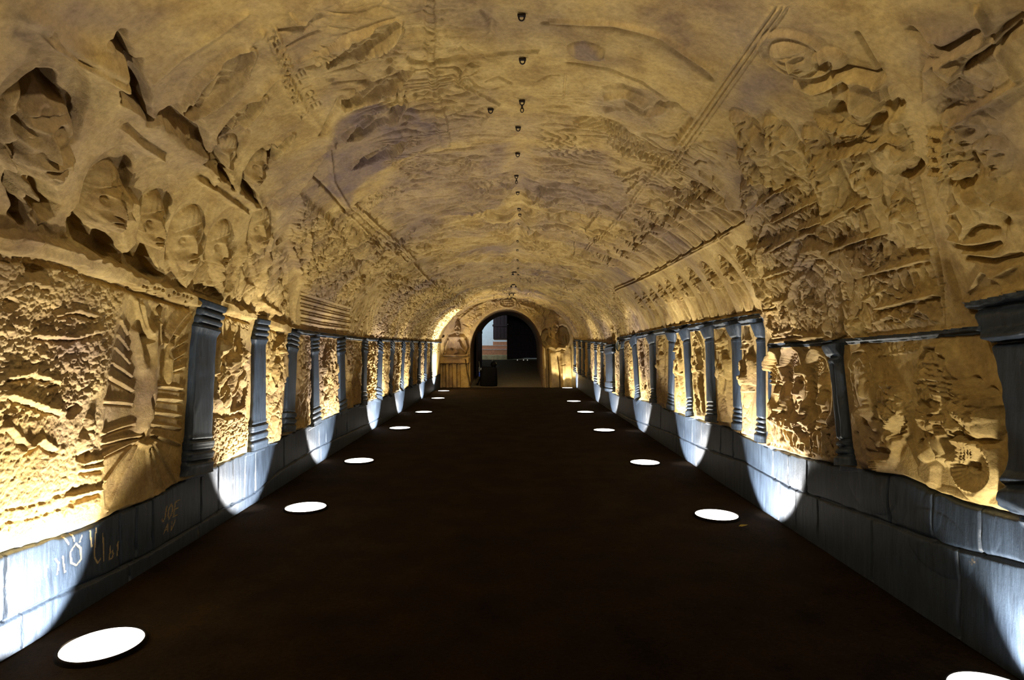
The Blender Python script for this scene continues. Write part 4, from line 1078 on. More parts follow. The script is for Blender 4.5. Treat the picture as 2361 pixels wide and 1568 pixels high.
# ================================================================== right vault: great city and river relief
cy_ = reg('city_relief', 'large relief of crowded figures, buildings and a winding river on the right vault', 'relief')
cpoly = [(1718, 520), (1700, 330), (1740, 250), (1850, 150), (1930, 90), (2030, 170), (2090, 300), (2130, 450), (2160, 600), (2180, 740), (2100, 770), (1940, 780), (1785, 788), (1760, 650)]
ownpoly(P(cpoly, True), cy_, [3])
region_noise([(1730, 600), (1760, 540), (1850, 520), (1960, 560), (2100, 560), (2165, 680), (2170, 752), (2000, 775), (1785, 785)], tg(201, 12, 12, .5), .040, .05)
region_noise([(1690, 300), (1780, 250), (1860, 330), (1960, 420), (2080, 520), (2150, 640), (1900, 620), (1740, 560)], tg(203, 9, 12, .5), .026, .08)
region_noise([(1870, 250), (2050, 230), (2100, 330), (1960, 350)], lambda s, y: tangle(s * 12, y * 6, 205, .5), .03, .06)
def stand(foot, head, wd, seed, depth=.05): saint(foot, head, wd, depth, seed, halo=False)
def fig(label, foot, head, wd, seed, depth=.055):
    rid = reg('carved_figure', label, 'carved figure', 'standing figures of the city relief')
    saint(foot, head, wd, depth, seed, halo=False, rid=rid)
fig('long striding carved figure reaching over its neighbour, upper left of the city relief', (1810, 405), (1695, 238), .20, 401)
fig('carved figure with a ribbed drum-like body in the city relief', (1880, 380), (1775, 253), .20, 402)
fig('carved figure with bent arms right of the ribbed body', (1940, 470), (1872, 275), .18, 403)
fig('tall carved figure with laddered robe in the centre of the city relief', (2035, 520), (1985, 330), .20, 404)
fig('small carved figure with striped tunic at the left border of the city relief', (1800, 470), (1720, 325), .16, 405)
fig('carved figure standing on a ledge at the left border below the striped tunic', (1745, 500), (1728, 400), .12, 406)
fig('carved figure on the ledge over the rectangular buildings', (1960, 480), (1905, 330), .16, 407)
fig('broad carved figure with round head near the right border of the city relief', (2130, 560), (2080, 430), .22, 408)
# recumbent figure with face at the top
rc = reg('carved_figure', 'large reclining carved figure with round face and outstretched arm, right vault', 'carved figure')
w, d, ww = stroke([(1850, 165), (1890, 185), (1925, 175), (1960, 148), (2045, 168)], .022, .045); ownwhere(w, d < ww * 1.5, rc)
stroke([(1852, 178), (1880, 200), (1910, 195), (1935, 180)], .012, -.04); stroke([(1930, 142), (1960, 140), (2045, 158)], .012, -.035)
face((1838, 112), (1822, 88), .085, .10, .045, 91); ell((1838, 108), .13, .11, .012, rim=.02)
w, q = ell((1838, 110), .10, .09, .004); ownwhere(w, q < 1, rc)
ell((1912, 128), .03, .05, -.05); ell((1925, 118), .06, .06, .03); ell((1985, 215), .10, .08, .04); ell((2055, 240), .04, .10, -.04); ell((1950, 225), .04, .08, -.04)
stroke([(1980, 165), (1995, 210), (2040, 235), (2085, 250)], .03, .04)
for k in range(7): stroke([(1890 + k * 14, 250 + k * 8), (1925 + k * 20, 262 + k * 5)], .010, .025, wob=.5, seed=k)
for k in range(6): stroke([(1920 + k * 22, 350 - k * 8), (1945 + k * 22, 330 - k * 6)], .012, .03, wob=.4)
stroke([(1935, 345), (1985, 320), (2040, 300), (2100, 305)], .014, .03)
ell((2070, 350), .09, .10, .05); ell((2108, 372), .05, .08, -.06)
# building tiers: ledges with windows
for (a_, b_) in (((1770, 440), (1850, 400)), ((1795, 495), (1900, 440)), ((1860, 512), (1968, 470)), ((1785, 565), (1845, 532)), ((1940, 560), (2055, 520)), ((1780, 628), (1835, 610)), ((2020, 620), (2150, 590)), ((1735, 560), (1795, 545)), ((2045, 705), (2180, 672)), ((1790, 790), (1905, 775)), ((1950, 470), (2030, 440))):
    stroke([a_, b_], .014, .045, wob=.2); stroke([(a_[0], a_[1] + 9), (b_[0], b_[1] + 9)], .012, -.025)
def windows(c, n, dx, dy, r1=.032, r2=.014):
    for k in range(n): ell((c[0] + dx * k, c[1] + dy * k), r1, r2, -.035)
windows((1822, 440), 3, 14, -7); windows((1888, 475), 4, 14, -6); windows((1935, 520), 4, 15, -5); windows((1800, 590), 3, 12, -4); windows((2030, 575), 3, 22, -5, .045, .02); windows((2090, 640), 4, 18, -4, .05, .016); windows((1850, 470), 3, 12, -5)
for c, r in (((2028, 565), .05), ((2045, 585), .04)): ell(c, r, r * .6, .0, rim=.03)
# swirling river and arches
for pts, wd, h in (([(1850, 610), (1880, 560), (1920, 555), (1960, 600), (1985, 680), (1990, 770)], .022, .04), ([(1870, 640), (1890, 590), (1925, 590), (1950, 660), (1955, 760)], .016, -.035), ([(1840, 560), (1860, 530), (1900, 520), (1950, 550), (1990, 620), (2020, 690)], .014, .03),
                   ([(1830, 700), (1850, 640), (1880, 625), (1905, 660), (1925, 770)], .02, .04), ([(1785, 720), (1800, 690), (1830, 685), (1845, 710), (1840, 760), (1800, 770), (1790, 745)], .014, .035), ([(1870, 600), (1890, 575)], .01, .03),
                   ([(2040, 740), (2080, 720), (2110, 745), (2150, 705), (2170, 735)], .012, .035), ([(2010, 690), (2060, 660), (2100, 680)], .012, .03), ([(1790, 780), (1850, 770), (1910, 775)], .016, .03), ([(1965, 560), (2010, 600), (2060, 640)], .016, .03),
                   ([(1780, 500), (1760, 560), (1770, 640)], .014, .03)):
    stroke(pts, wd, h, wob=.4)
for k, c in enumerate(((1860, 690), (1885, 690), (1905, 700), (1815, 730), (1990, 740), (1870, 655))): saint((c[0] + 4, c[1] + 40), (c[0], c[1] - 20), .12, .04, 420 + k, halo=False)
# border rib with fine notches between the city and the near right
rb = reg('vault_rib', 'broad notched clay rib arching up the right vault beside the city relief', 'rib')
yr0 = inv(2080, 400)[1]
ribp = [(2030, 150), (2075, 190), (2120, 330), (2160, 450), (2190, 560), (2220, 690), (2262, 760), (2190, 762), (2175, 660), (2140, 520), (2105, 400), (2060, 260)]
raise_poly(ribp, .02, .03); ownpoly(P(ribp, True), rb, [3, cy_])
for k in range(26):
    t_ = k / 25; x_ = 2095 + 100 * t_; yy_ = 290 + 440 * t_
    stroke([(x_ - 14, yy_ - 2), (x_ + 16, yy_ - 10)], .004, -.006)
stroke([(1985, 60), (2050, 170), (2110, 320), (2150, 460), (2185, 620), (2195, 755)], .010, -.02)

# near right vault: fan, faces and limbs
nr = reg('carved_relief', 'worn relief of a fan, two rounded faces and heaped limbs at the upper right edge', 'relief')
npoly = [(2075, 60), (2200, 0), (2400, -40), (2420, 640), (2361, 655), (2240, 688), (2200, 560), (2150, 420), (2110, 300)]
ownpoly(P(npoly, True), nr, [3])
fan = [(2158, 118), (2190, 108), (2244, 126), (2232, 150), (2215, 172), (2150, 212)]
w, g, a_, b_ = raise_poly(fan, .04, .012)
fid = reg('fan_relief', 'smooth triangular fan shape at the upper right', 'relief'); ownpoly(P(fan, True), fid)
stroke([(2180, 118), (2205, 145), (2225, 158)], .008, -.03)
stroke([(2110, 50), (2150, 80), (2190, 95), (2260, 60)], .016, -.03); stroke([(2244, 130), (2300, 95), (2361, 50)], .014, -.03); stroke([(2200, 110), (2280, 80)], .012, .03)
stroke([(2270, 0), (2310, 90), (2361, 160)], .012, .025); stroke([(2300, 70), (2361, 25)], .02, -.04); stroke([(2230, 250), (2361, 175)], .012, .025)
region_noise([(2100, 40), (2260, 20), (2361, 150), (2361, 330), (2230, 260), (2140, 230)], tg(211, 9, 9), .018, .08)
face((2243, 275), (2237, 250), .075, .095, .05, 95); ell((2243, 268), .11, .09, .015)
face((2220, 335), (2216, 312), .06, .08, .045, 96); ell((2243, 375), .03, .06, .05)
face((2310, 342), (2305, 318), .06, .08, .045, 97)
for k in range(5): stroke([(2160, 290 + k * 24), (2205, 296 + k * 24)], .010, .03, wob=.4)
stroke([(2215, 270), (2205, 350), (2185, 440)], .010, .03)
for pts, wd, h in (([(2300, 395), (2330, 440), (2361, 470)], .04, .06), ([(2280, 390), (2300, 440), (2330, 500)], .02, -.05), ([(2210, 480), (2240, 465), (2260, 500), (2240, 535), (2210, 500)], .014, .035), ([(2255, 430), (2290, 460), (2310, 450)], .03, .05),
                   ([(2210, 540), (2250, 550), (2300, 545)], .02, .045), ([(2215, 560), (2260, 570), (2310, 555)], .014, -.045), ([(2240, 590), (2300, 600), (2361, 588)], .014, -.05), ([(2240, 575), (2310, 580)], .016, .04),
                   ([(2250, 670), (2280, 620), (2310, 632), (2350, 610)], .012, .03), ([(2300, 630), (2340, 665)], .010, .025), ([(2260, 520), (2310, 520)], .03, -.05), ([(2200, 400), (2230, 410), (2262, 400)], .03, -.04)):
    stroke(pts, wd, h, wob=.4)
region_noise([(2180, 380), (2361, 340), (2361, 560), (2230, 560)], tg(213, 10, 10), .03, .06)

# ================================================================== dado scratches
gid = reg('scratched_lettering', 'name JOE with AV below it scratched into the dark stone base', 'graffiti', None, 'scratch')
letters('JOE', (372, 1206), (414, 1186), (5, -34), .0055, -.004, gid)
letters('AV', (378, 1232), (404, 1220), (5, -22), .0045, -.004, gid)
gid = reg('scratched_lettering', 'small scratched b1 on the stone base beside the brightly lit loops', 'graffiti', None, 'scratch')
letters('b1', (252, 1292), (280, 1276), (3, -32), .0045, -.004, gid)
gid = reg('scratched_marks', 'scratched loop with rays and upright strokes on the brightly lit stone base', 'graffiti', None, 'scratch')
for pts in ([(175, 1255), (163, 1275), (165, 1300), (176, 1305), (188, 1290), (186, 1265), (175, 1255)], [(110, 1305), (104, 1330)], [(128, 1290), (136, 1300), (132, 1325)], [(146, 1285), (150, 1320)], [(150, 1240), (160, 1256)], [(168, 1232), (172, 1248)], [(190, 1236), (184, 1252)],
            [(208, 1225), (212, 1262)], [(222, 1220), (218, 1285), (226, 1300), (232, 1290)], [(238, 1230), (240, 1295)]):
    w, d, ww = stroke(pts, .005, -.003, wob=.3); ownwhere(w, d < ww * .8, gid)

_as = np.abs(np.meshgrid(S, YV)[0])
H *= 0.68 + 0.22 * sm(2.3, 1.8, _as) + sm(1.7, 1.2, _as) * (0.1 + 0.55 * sm(4.0, 7.0, YV[:, None]))
_g = np.exp(-((S - .14) / .075) ** 2)[None, :] * sm(2.6, 4.0, YV)[:, None]
H = H * (1 - .85 * _g) + .012 * _g
del _as, _g
hid = reg('wall_hollow', 'dark jagged hollow in the right wall behind the glass lamp', 'hollow')
for c, r1, r2 in (((1413, 752), .07, .14), ((1416, 772), .10, .17), ((1421, 800), .13, .16)):
    w, q = ell(c, r1, r2, -0.26, p=.5); ownwhere(w, q < 1, hid)
H = np.clip(H, -0.16, 0.17)

SOOT = np.zeros((nrow, ncol), np.float32)
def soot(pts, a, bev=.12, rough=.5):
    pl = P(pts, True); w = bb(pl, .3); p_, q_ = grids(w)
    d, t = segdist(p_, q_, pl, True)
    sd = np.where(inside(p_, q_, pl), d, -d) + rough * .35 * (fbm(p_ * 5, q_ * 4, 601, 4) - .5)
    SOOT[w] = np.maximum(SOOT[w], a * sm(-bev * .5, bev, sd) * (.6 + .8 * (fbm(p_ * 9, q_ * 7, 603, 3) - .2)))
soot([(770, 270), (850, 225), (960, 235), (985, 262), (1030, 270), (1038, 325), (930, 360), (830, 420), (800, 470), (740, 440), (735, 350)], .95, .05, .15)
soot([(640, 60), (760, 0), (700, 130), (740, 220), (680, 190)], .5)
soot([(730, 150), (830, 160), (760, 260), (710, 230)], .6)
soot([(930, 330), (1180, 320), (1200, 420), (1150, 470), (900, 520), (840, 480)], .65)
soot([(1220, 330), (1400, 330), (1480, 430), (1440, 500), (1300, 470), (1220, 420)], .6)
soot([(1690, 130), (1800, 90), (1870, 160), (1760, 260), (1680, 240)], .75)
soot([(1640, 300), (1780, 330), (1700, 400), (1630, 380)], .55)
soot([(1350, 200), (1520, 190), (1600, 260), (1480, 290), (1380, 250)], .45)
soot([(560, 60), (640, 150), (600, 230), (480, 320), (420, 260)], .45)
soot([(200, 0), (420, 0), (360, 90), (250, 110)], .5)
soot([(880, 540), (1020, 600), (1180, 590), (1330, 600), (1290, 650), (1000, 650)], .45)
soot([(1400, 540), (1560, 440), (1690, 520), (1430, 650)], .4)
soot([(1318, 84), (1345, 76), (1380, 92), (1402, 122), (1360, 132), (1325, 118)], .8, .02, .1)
soot([(-60, -60), (330, -60), (300, 60), (180, 110), (90, 200), (-60, 330)], .75, .15)  # soot mottling, also painted in to dim the near left corner
soot([(2050, -40), (2420, -40), (2420, 420), (2240, 330), (2130, 200)], .6, .15)  # purple mottling that also puts the weaker light up here into the colour
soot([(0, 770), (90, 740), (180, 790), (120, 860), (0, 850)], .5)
# ================================================================== build meshes from the ownership map
px_, pz_, nx_, nz_ = prof(S)
VX = px_[None, :] + H * nx_[None, :]
VZ = np.maximum(pz_[None, :] + H * nz_[None, :], -0.02)
VY = np.repeat(YV[:, None], ncol, 1)
V = np.stack([VX, VY, VZ], -1)
# vertex normals from the grid
dS = np.gradient(V, axis=1); dY = np.gradient(V, axis=0)
NV = np.cross(dS, dY); NV /= np.linalg.norm(NV, axis=-1, keepdims=True) + 1e-12
if (NV[nrow // 2, ncol // 2, 2]) > 0: NV = -NV; FLIP = True
else: FLIP = False
idx = np.arange(nrow * ncol).reshape(nrow, ncol)
q0, q1, q2, q3 = idx[:-1, :-1], idx[:-1, 1:], idx[1:, 1:], idx[1:, :-1]
QUADS = np.stack([q0, q3, q2, q1] if FLIP else [q0, q1, q2, q3], -1).reshape(-1, 4)
VF = V.reshape(-1, 3); NF = NV.reshape(-1, 3)

M['scratch'] = plain('scratched_clay', (0.27, 0.20, 0.095), 0.8, scale=30)

SOOTF = SOOT.ravel()
def mesh_from_quads(name, quads, mat, origin, VF=VF, NF=NF, SF=SOOTF):
    used, invx = np.unique(quads.ravel(), return_inverse=True)
    co = VF[used] - origin
    me = bpy.data.meshes.new(name)
    nq = len(quads)
    me.vertices.add(len(used)); me.vertices.foreach_set('co', co.astype(np.float32).ravel())
    me.loops.add(nq * 4); me.loops.foreach_set('vertex_index', invx.astype(np.int32).ravel())
    me.polygons.add(nq); me.polygons.foreach_set('loop_start', np.arange(0, nq * 4, 4, dtype=np.int32))
    me.polygons.foreach_set('loop_total', np.full(nq, 4, np.int32))
    me.polygons.foreach_set('use_smooth', np.ones(nq, bool))
    me.update(calc_edges=True)
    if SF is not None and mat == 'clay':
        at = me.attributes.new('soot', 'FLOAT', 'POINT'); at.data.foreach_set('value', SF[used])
    me.materials.append(M[mat])
    if NF is not None :
        me.normals_split_custom_set_from_vertices(NF[used])
    return me

flat_own = OWN.ravel()
order = np.argsort(flat_own, kind='stable')
so = flat_own[order]
roots = {}
for rid in range(1, len(REL)):
    r = REL[rid]
    if r['mat'] is None:
        # an empty placed at the foot of its parts
        kids = [k for k in range(1, len(REL)) if REL[k].get('parent') == rid]
        sel = np.isin(flat_own, kids)
        if sel.sum() == 0: continue
        vs = VF[np.unique(QUADS[sel].ravel())]
        org = np.array([vs[:, 0].mean(), vs[:, 1].mean(), vs[:, 2].min()])
        roots[rid] = (empty(r['name'], org, r['label'], r['cat'], r['group']), org)
for rid in range(1, len(REL)):
    r = REL[rid]
    if r['mat'] is None: continue
    a_, b_ = np.searchsorted(so, rid, 'left'), np.searchsorted(so, rid, 'right')
    if b_ - a_ < 4: continue
    quads = QUADS[order[a_:b_]]
    par = r.get('parent')
    if par in roots:
        o = link_mesh(r['name'], mesh_from_quads(r['name'], quads, r['mat'], roots[par][1]), roots[par][0])
    else:
        if r['kind'] == 'structure': org = np.zeros(3)
        else:
            vs = VF[quads[:, 0]]; org = np.array([vs[:, 0].mean(), vs[:, 1].mean(), vs[:, 2].min()])
        o = link_mesh(r['name'], mesh_from_quads(r['name'], quads, r['mat'], org), None, org)
        tag(o, r.get('label'), r.get('cat'), r.get('group'), r.get('kind'))

def hsample(s, y):
    return H_T[min(np.searchsorted(YV_T, y), len(YV_T) - 1), min(np.searchsorted(S_T, s), len(S_T) - 1)]
H_T, YV_T, S_T, inv_T = H, YV, S, inv
del V, VX, VY, VZ, dS, dY, NV, VF, NF, QUADS, idx, SS, YY

# ================================================================== generic mesh builders
def mesh_from(name, verts, faces, mat, smooth=False, parent=None, loc=None):
    me = bpy.data.meshes.new(name); me.from_pydata([tuple(v) for v in verts], [], faces); me.update()
    if smooth: me.polygons.foreach_set('use_smooth', np.ones(len(me.polygons), bool))
    me.materials.append(M[mat] if isinstance(mat, str) else mat)
    return link_mesh(name, me, parent, loc)
class MB:
    def __init__(s): s.v = []; s.f = []
    def add(s, v, f):
        o = len(s.v); s.v += list(v); s.f += [tuple(i + o for i in q) for q in f]
    def box(s, x0, x1, y0, y1, z0, z1, bev=0.0):
        if bev <= 0:
            s.add([(x0, y0, z0), (x1, y0, z0), (x1, y1, z0), (x0, y1, z0), (x0, y0, z1), (x1, y0, z1), (x1, y1, z1), (x0, y1, z1)],
                  [(3, 2, 1, 0), (4, 5, 6, 7), (0, 1, 5, 4), (1, 2, 6, 5), (2, 3, 7, 6), (3, 0, 4, 7)])
            return
        b = bev; v = []
        for z, i in ((z0, b), (z0 + b, 0), (z1 - b, 0), (z1, b)):
            xa, xb, ya, yb = x0 + i, x1 - i, y0 + i, y1 - i; c = b * .7
            v += [(xa + c, ya, z), (xb - c, ya, z), (xb, ya + c, z), (xb, yb - c, z), (xb - c, yb, z), (xa + c, yb, z), (xa, yb - c, z), (xa, ya + c, z)]
        f = [tuple(range(7, -1, -1)), tuple(range(24, 32))]
        for k in range(3):
            for j in range(8): f.append((k * 8 + j, k * 8 + (j + 1) % 8, k * 8 + 8 + (j + 1) % 8, k * 8 + 8 + j))
        s.add(v, f)
    def lathe(s, prof, cx=0, cy=0, n=32, cz=0):
        v = []; f = []
        for r, z in prof:
            v += [(cx + r * math.cos(k / n * 2 * PI), cy + r * math.sin(k / n * 2 * PI), cz + z) for k in range(n)]
        for i in range(len(prof) - 1):
            for k in range(n): f.append((i * n + k, i * n + (k + 1) % n, (i + 1) * n + (k + 1) % n, (i + 1) * n + k))
        s.add(v, f)
    def tube(s, pts, r, n=8, cap=True):
        pts = [Vector(p) for p in pts]; v = []; f = []
        prev = None
        for i, p in enumerate(pts):
            t = (pts[min(i + 1, len(pts) - 1)] - pts[max(i - 1, 0)]).normalized()
            a = t.orthogonal().normalized() if prev is None else (prev - t * prev.dot(t)).normalized()
            prev = a; b = t.cross(a)
            rr = r[i] if isinstance(r, (list, tuple)) else r
            v += [tuple(p + (a * math.cos(k / n * 2 * PI) + b * math.sin(k / n * 2 * PI)) * rr) for k in range(n)]
        for i in range(len(pts) - 1):
            for k in range(n): f.append((i * n + k, i * n + (k + 1) % n, (i + 1) * n + (k + 1) % n, (i + 1) * n + k))
        if cap: f += [tuple(range(n - 1, -1, -1)), tuple(range((len(pts) - 1) * n, len(pts) * n))]
        s.add(v, f)
    def build(s, name, mat, parent=None, loc=None, smooth=False): return mesh_from(name, s.v, s.f, mat, smooth, parent, loc)

build_pilasters()

# ================================================================== end wall
inv = lambda px, py: ((px - CX) / F * YEND, EYE - (py - CY) / F * YEND)
S = np.linspace(-2.12, 2.02, 500); YV = np.linspace(-0.02, 2.72, 330)
ncol, nrow = len(S), len(YV)
H = np.zeros((nrow, ncol)); OWN = np.full((nrow - 1, ncol - 1), 1, np.int16)
YC = 0.5 * (YV[1:] + YV[:-1]); SCN = 0.5 * (S[1:] + S[:-1])
REL = [None, dict(name='wall_end', kind='structure', mat='clay', label=None, cat=None, group=None, parent=None)]
SS, YY = np.meshgrid(S, YV)
AX, AA, AB, AZ = -0.09, 1.04, 1.20, 1.05          # arch opening
H += 0.012 * (fbm(SS * 6, YY * 6, 301, 4) - .5)
# leafy band over the arch
rr = np.sqrt(((SS - AX) / (AA + .02)) ** 2 + ((YY - AZ) / (AB + .02)) ** 2)
band_m = sm(1.05, 1.10, rr) * np.maximum(sm(1.92, 2.05, YY), sm(1.15, 1.35, YY) * sm(1.14, 1.06, np.abs(SS - AX)))
H += 0.045 * band_m * (tangle(SS * 8, YY * 8, 305, .5))
for pts, wd, h in (([(1060, 738), (1075, 725), (1100, 706), (1128, 694), (1140, 697)], .035, .05), ([(1200, 702), (1230, 712), (1256, 735)], .035, .05), ([(1068, 747), (1080, 752), (1088, 750)], .03, -.03), ([(1090, 740), (1098, 733), (1108, 728)], .03, .04)):
    stroke(pts, wd, h, wob=.5)
med = reg('medallion_relief', 'wreathed oval medallion carved above the crown of the end arch', 'relief')
w, q = ell((1171, 698), .24, .14, .02, rim=.05); ownwhere(w, q < 1.2, med)
for k in range(3): stroke([(1160, 692 + k * 5), (1182, 692 + k * 5)], .012, .02)
# rim around the arch
H += 0.02 * sm(1.10, 1.03, rr) * sm(.98, 1.0, rr)
# seated figure on the podium (left of the arch)
sid = reg('seated_figure_relief', 'carved seated figure with tall topknot on a fluted podium beside the end arch', 'carved figure')
sp = [(1019, 822), (1019, 790), (1030, 772), (1044, 766), (1048, 746), (1056, 741), (1063, 747), (1066, 768), (1078, 775), (1083, 795), (1081, 820)]
raise_poly([(1022, 818), (1024, 790), (1034, 771), (1048, 766), (1070, 768), (1080, 782), (1083, 800), (1076, 818)], -.17, .025, wob=.004)
for pts, wd, h in (([(1050, 815), (1051, 790), (1052, 775)], .16, .11), ([(1032, 785), (1027, 800), (1026, 814)], .055, .12), ([(1072, 785), (1076, 800), (1074, 814)], .055, .12), ([(1026, 814), (1045, 816), (1054, 812)], .06, .12), ([(1074, 812), (1062, 800), (1058, 788)], .045, .13),
                   ([(1036, 778), (1066, 778)], .08, .10), ([(1024, 819), (1050, 822), (1078, 819)], .06, .10)):
    stroke(pts, wd, h, wob=.1)
face((1055, 761), (1055, 745), .10, .15, .20, 501, beard=.8); ell((1055, 747), .06, .10, .12)
ell((1040, 806), .05, .05, -.06)
for k in range(4): stroke([(1050 + k * 3, 785), (1046 + k * 4, 812)], .008, -.02)
H[bb(P(sp, True), .02)] += 0
ownpoly(P(sp, True), sid)
ped = reg('podium_relief', 'fluted clay podium under the seated figure at the end wall', 'podium')
pp = [(1014, 824), (1085, 824), (1084, 900), (1012, 900)]
raise_poly([(1014, 824), (1082, 824), (1082, 838), (1014, 838)], .10, .02, wob=.01); raise_poly([(1016, 836), (1080, 836), (1082, 900), (1014, 900)], .06, .02, wob=.01)
for x_ in (1024, 1039, 1057): stroke([(x_, 842), (x_ + 1, 900)], .05, -.09, wob=.05, flat=True)
stroke([(1074, 830), (1078, 860), (1084, 890)], .018, -.10)
ownpoly(P(pp, True), ped)
hh_ = reg('wall_niche', 'small dark hole beside the seated figure on the end wall', 'hole'); w, q = ell((1018, 774), .09, .06, -.12, p=.8); ownwhere(w, q < 1, hh_)
# standing figure (right of the arch)
tid_ = reg('standing_figure_relief', 'carved standing man holding a pale object across his chest, right of the end arch', 'carved figure')
ell((1260, 780), .17, .26, -.15, bev=.15); ell((1297, 775), .20, .30, -.15, bev=.15)
for pts, wd, h in (([(1283, 812), (1284, 790), (1281, 768)], .13, .17), ([(1268, 815), (1271, 850), (1272, 900)], .085, .11), ([(1296, 815), (1298, 850), (1300, 900)], .075, .11), ([(1262, 772), (1257, 786), (1266, 797), (1280, 806)], .055, .11), ([(1302, 774), (1305, 796), (1285, 787), (1270, 778)], .05, .12),
                   ([(1266, 800), (1300, 802)], .07, .10), ([(1254, 800), (1259, 900)], .03, .05), ([(1314, 805), (1318, 895)], .04, .04)):
    stroke(pts, wd, h, wob=.1)
stroke([(1264, 806), (1266, 850), (1267, 900)], .022, -.10); stroke([(1285, 820), (1290, 860), (1292, 900)], .018, -.10)
stroke([(1267, 758), (1268, 775)], .05, .10)
face((1281, 756), (1281, 742), .10, .15, .20, 502); ell((1281, 746), .09, .08, .08)
stroke([(1281, 812), (1302, 810)], .014, .03); stroke([(1294, 842), (1303, 840)], .02, -.02)
ownpoly(P([(1250, 792), (1256, 766), (1270, 762), (1272, 745), (1281, 738), (1290, 745), (1292, 760), (1306, 768), (1309, 800), (1306, 900), (1262, 900), (1262, 810)], True), tid_)

zc_, xc_ = np.meshgrid(YC, SCN, indexing='ij')
outside = (np.abs(xc_ - X0) > A + 0.06) | ((zc_ > ZS) & (((xc_ - X0) / (A + .06)) ** 2 + ((zc_ - ZS) / (B + .06)) ** 2 > 1))
hole = ((zc_ <= AZ) & (np.abs(xc_ - AX) < AA)) | ((zc_ > AZ) & (((xc_ - AX) / AA) ** 2 + ((zc_ - AZ) / AB) ** 2 < 1))
OWN[outside | hole] = 0
V = np.stack([SS, YEND - H, YY], -1)
dS = np.gradient(V, axis=1); dY = np.gradient(V, axis=0)
NV = -np.cross(dY, dS); NV /= np.linalg.norm(NV, axis=-1, keepdims=True) + 1e-12
if NV[:, :, 1].mean() > 0: NV = -NV
idx = np.arange(nrow * ncol).reshape(nrow, ncol)
Q = np.stack([idx[:-1, :-1], idx[:-1, 1:], idx[1:, 1:], idx[1:, :-1]], -1).reshape(-1, 4)
VF2 = V.reshape(-1, 3); NF2 = NV.reshape(-1, 3); fo = OWN.ravel()
for rid in range(1, len(REL)):
    r = REL[rid]; quads = Q[fo == rid]
    if len(quads) < 4: continue
    vs = VF2[quads[:, 0]]
    org = np.zeros(3) if r['kind'] == 'structure' else np.array([vs[:, 0].mean(), vs[:, 1].mean(), vs[:, 2].min()])
    o = link_mesh(r['name'], mesh_from_quads(r['name'], quads, r['mat'], org, VF2, NF2, None), None, org)
    tag(o, r.get('label'), r.get('cat'), r.get('group'), r.get('kind'))

# ================================================================== passage and the room beyond the arch
YP = 21.2; YR = 24.5
def ramp_z(yy): return np.interp(yy, [YEND + 0.3, 23.0, 26], [0.0, 0.64, 0.70])
arch = [(AX - AA, -0.05), (AX - AA, 0.5), (AX - AA, AZ)] + [(AX - AA * math.cos(t), AZ + AB * math.sin(t)) for t in np.linspace(0, PI, 41)[1:-1]] + [(AX + AA, AZ), (AX + AA, 0.5), (AX + AA, -0.05)]
verts = []; faces = []
yl = np.linspace(YEND - 0.01, YP, 30); na = len(arch)
for yy in yl:
    for k, (x_, z_) in enumerate(arch):
        n_ = 0.02 * (vn(np.array(k * .7), np.array(yy * 4.), 9) - .5)
        verts.append((x_ + (n_ if x_ < AX else -n_) * (yy > YEND + .1), yy, z_ + (n_ if z_ > AZ else 0)))
for i in range(len(yl) - 1):
    for k in range(na - 1): faces.append((i * na + k, i * na + k + 1, (i + 1) * na + k + 1, (i + 1) * na + k))
M['passage'] = plain('passage_plaster', (0.16, 0.10, 0.05), 0.9, spec=0.1)
M['white'] = plain('whitewash', (0.55, 0.60, 0.62), 0.9, var=.08, spec=.2)
M['brick'] = plain('brick_step', (0.30, 0.12, 0.055), 0.8, scale=20)
M['nosing'] = plain('pale_step_edge', (0.55, 0.45, 0.38), 0.8)
M['stone'] = plain('pale_step_stone', (0.34, 0.27, 0.14), 0.9, scale=10)
M['wood'] = plain('dark_wood', (0.018, 0.009, 0.010), 0.6, scale=18, spec=.2)
M['wood2'] = plain('dark_blue_wood', (0.014, 0.009, 0.022), 0.6, scale=18, spec=.2)
M['black'] = plain('black_cover', (0.002, 0.002, 0.0025), 0.7, spec=.08)
M['steel'] = plain('polished_metal', (0.75, 0.78, 0.8), 0.25, 1.0)
M['iron'] = plain('rusty_iron', (0.018, 0.010, 0.007), 0.6, 0.3)
M['rim'] = plain('dark_lamp_rim', (0.008, 0.006, 0.004), 0.9, 0.0, spec=.05)
M['blue'] = plain('blue_tag', (0.02, 0.06, 0.45), 0.5)
M['leaf'] = plain('dry_leaf', (0.30, 0.24, 0.03), 0.8, scale=60)
M['chip'] = plain('pale_chip', (0.75, 0.68, 0.55), 0.8)
tag(mesh_from('wall_passage', verts, faces, 'passage', True), kind='structure')
m = MB(); m.box(-2.6, 2.4, YR, YR + .1, 0.3, 3.4); tag(m.build('wall_back', 'white'), kind='structure')
m = MB(); m.box(-2.7, -2.6, YP, YR, 0, 3.4); tag(m.build('wall_room_left', 'white'), kind='structure')
m = MB(); m.box(2.4, 2.5, YP, YR, 0, 3.4); tag(m.build('wall_room_right', 'wood'), kind='structure')
m = MB(); m.box(-2.7, 2.5, YP, YR + .1, 3.4, 3.5); tag(m.build('ceiling_room', 'wood'), kind='structure')
# wall that faces the room, around the passage mouth
pv = [(x_, YP, z_) for x_, z_ in arch]; ov = []
for (x_, z_) in arch:
    ov.append((-2.6 if x_ < AX - .5 else (2.4 if x_ > AX + .5 else AX + (x_ - AX) * 4.5), YP, z_ if z_ < AZ else 3.4))
tag(mesh_from('wall_room_front', pv + ov, [(k, k + 1, na + k + 1, na + k) for k in range(na - 1)], 'passage'), kind='structure')

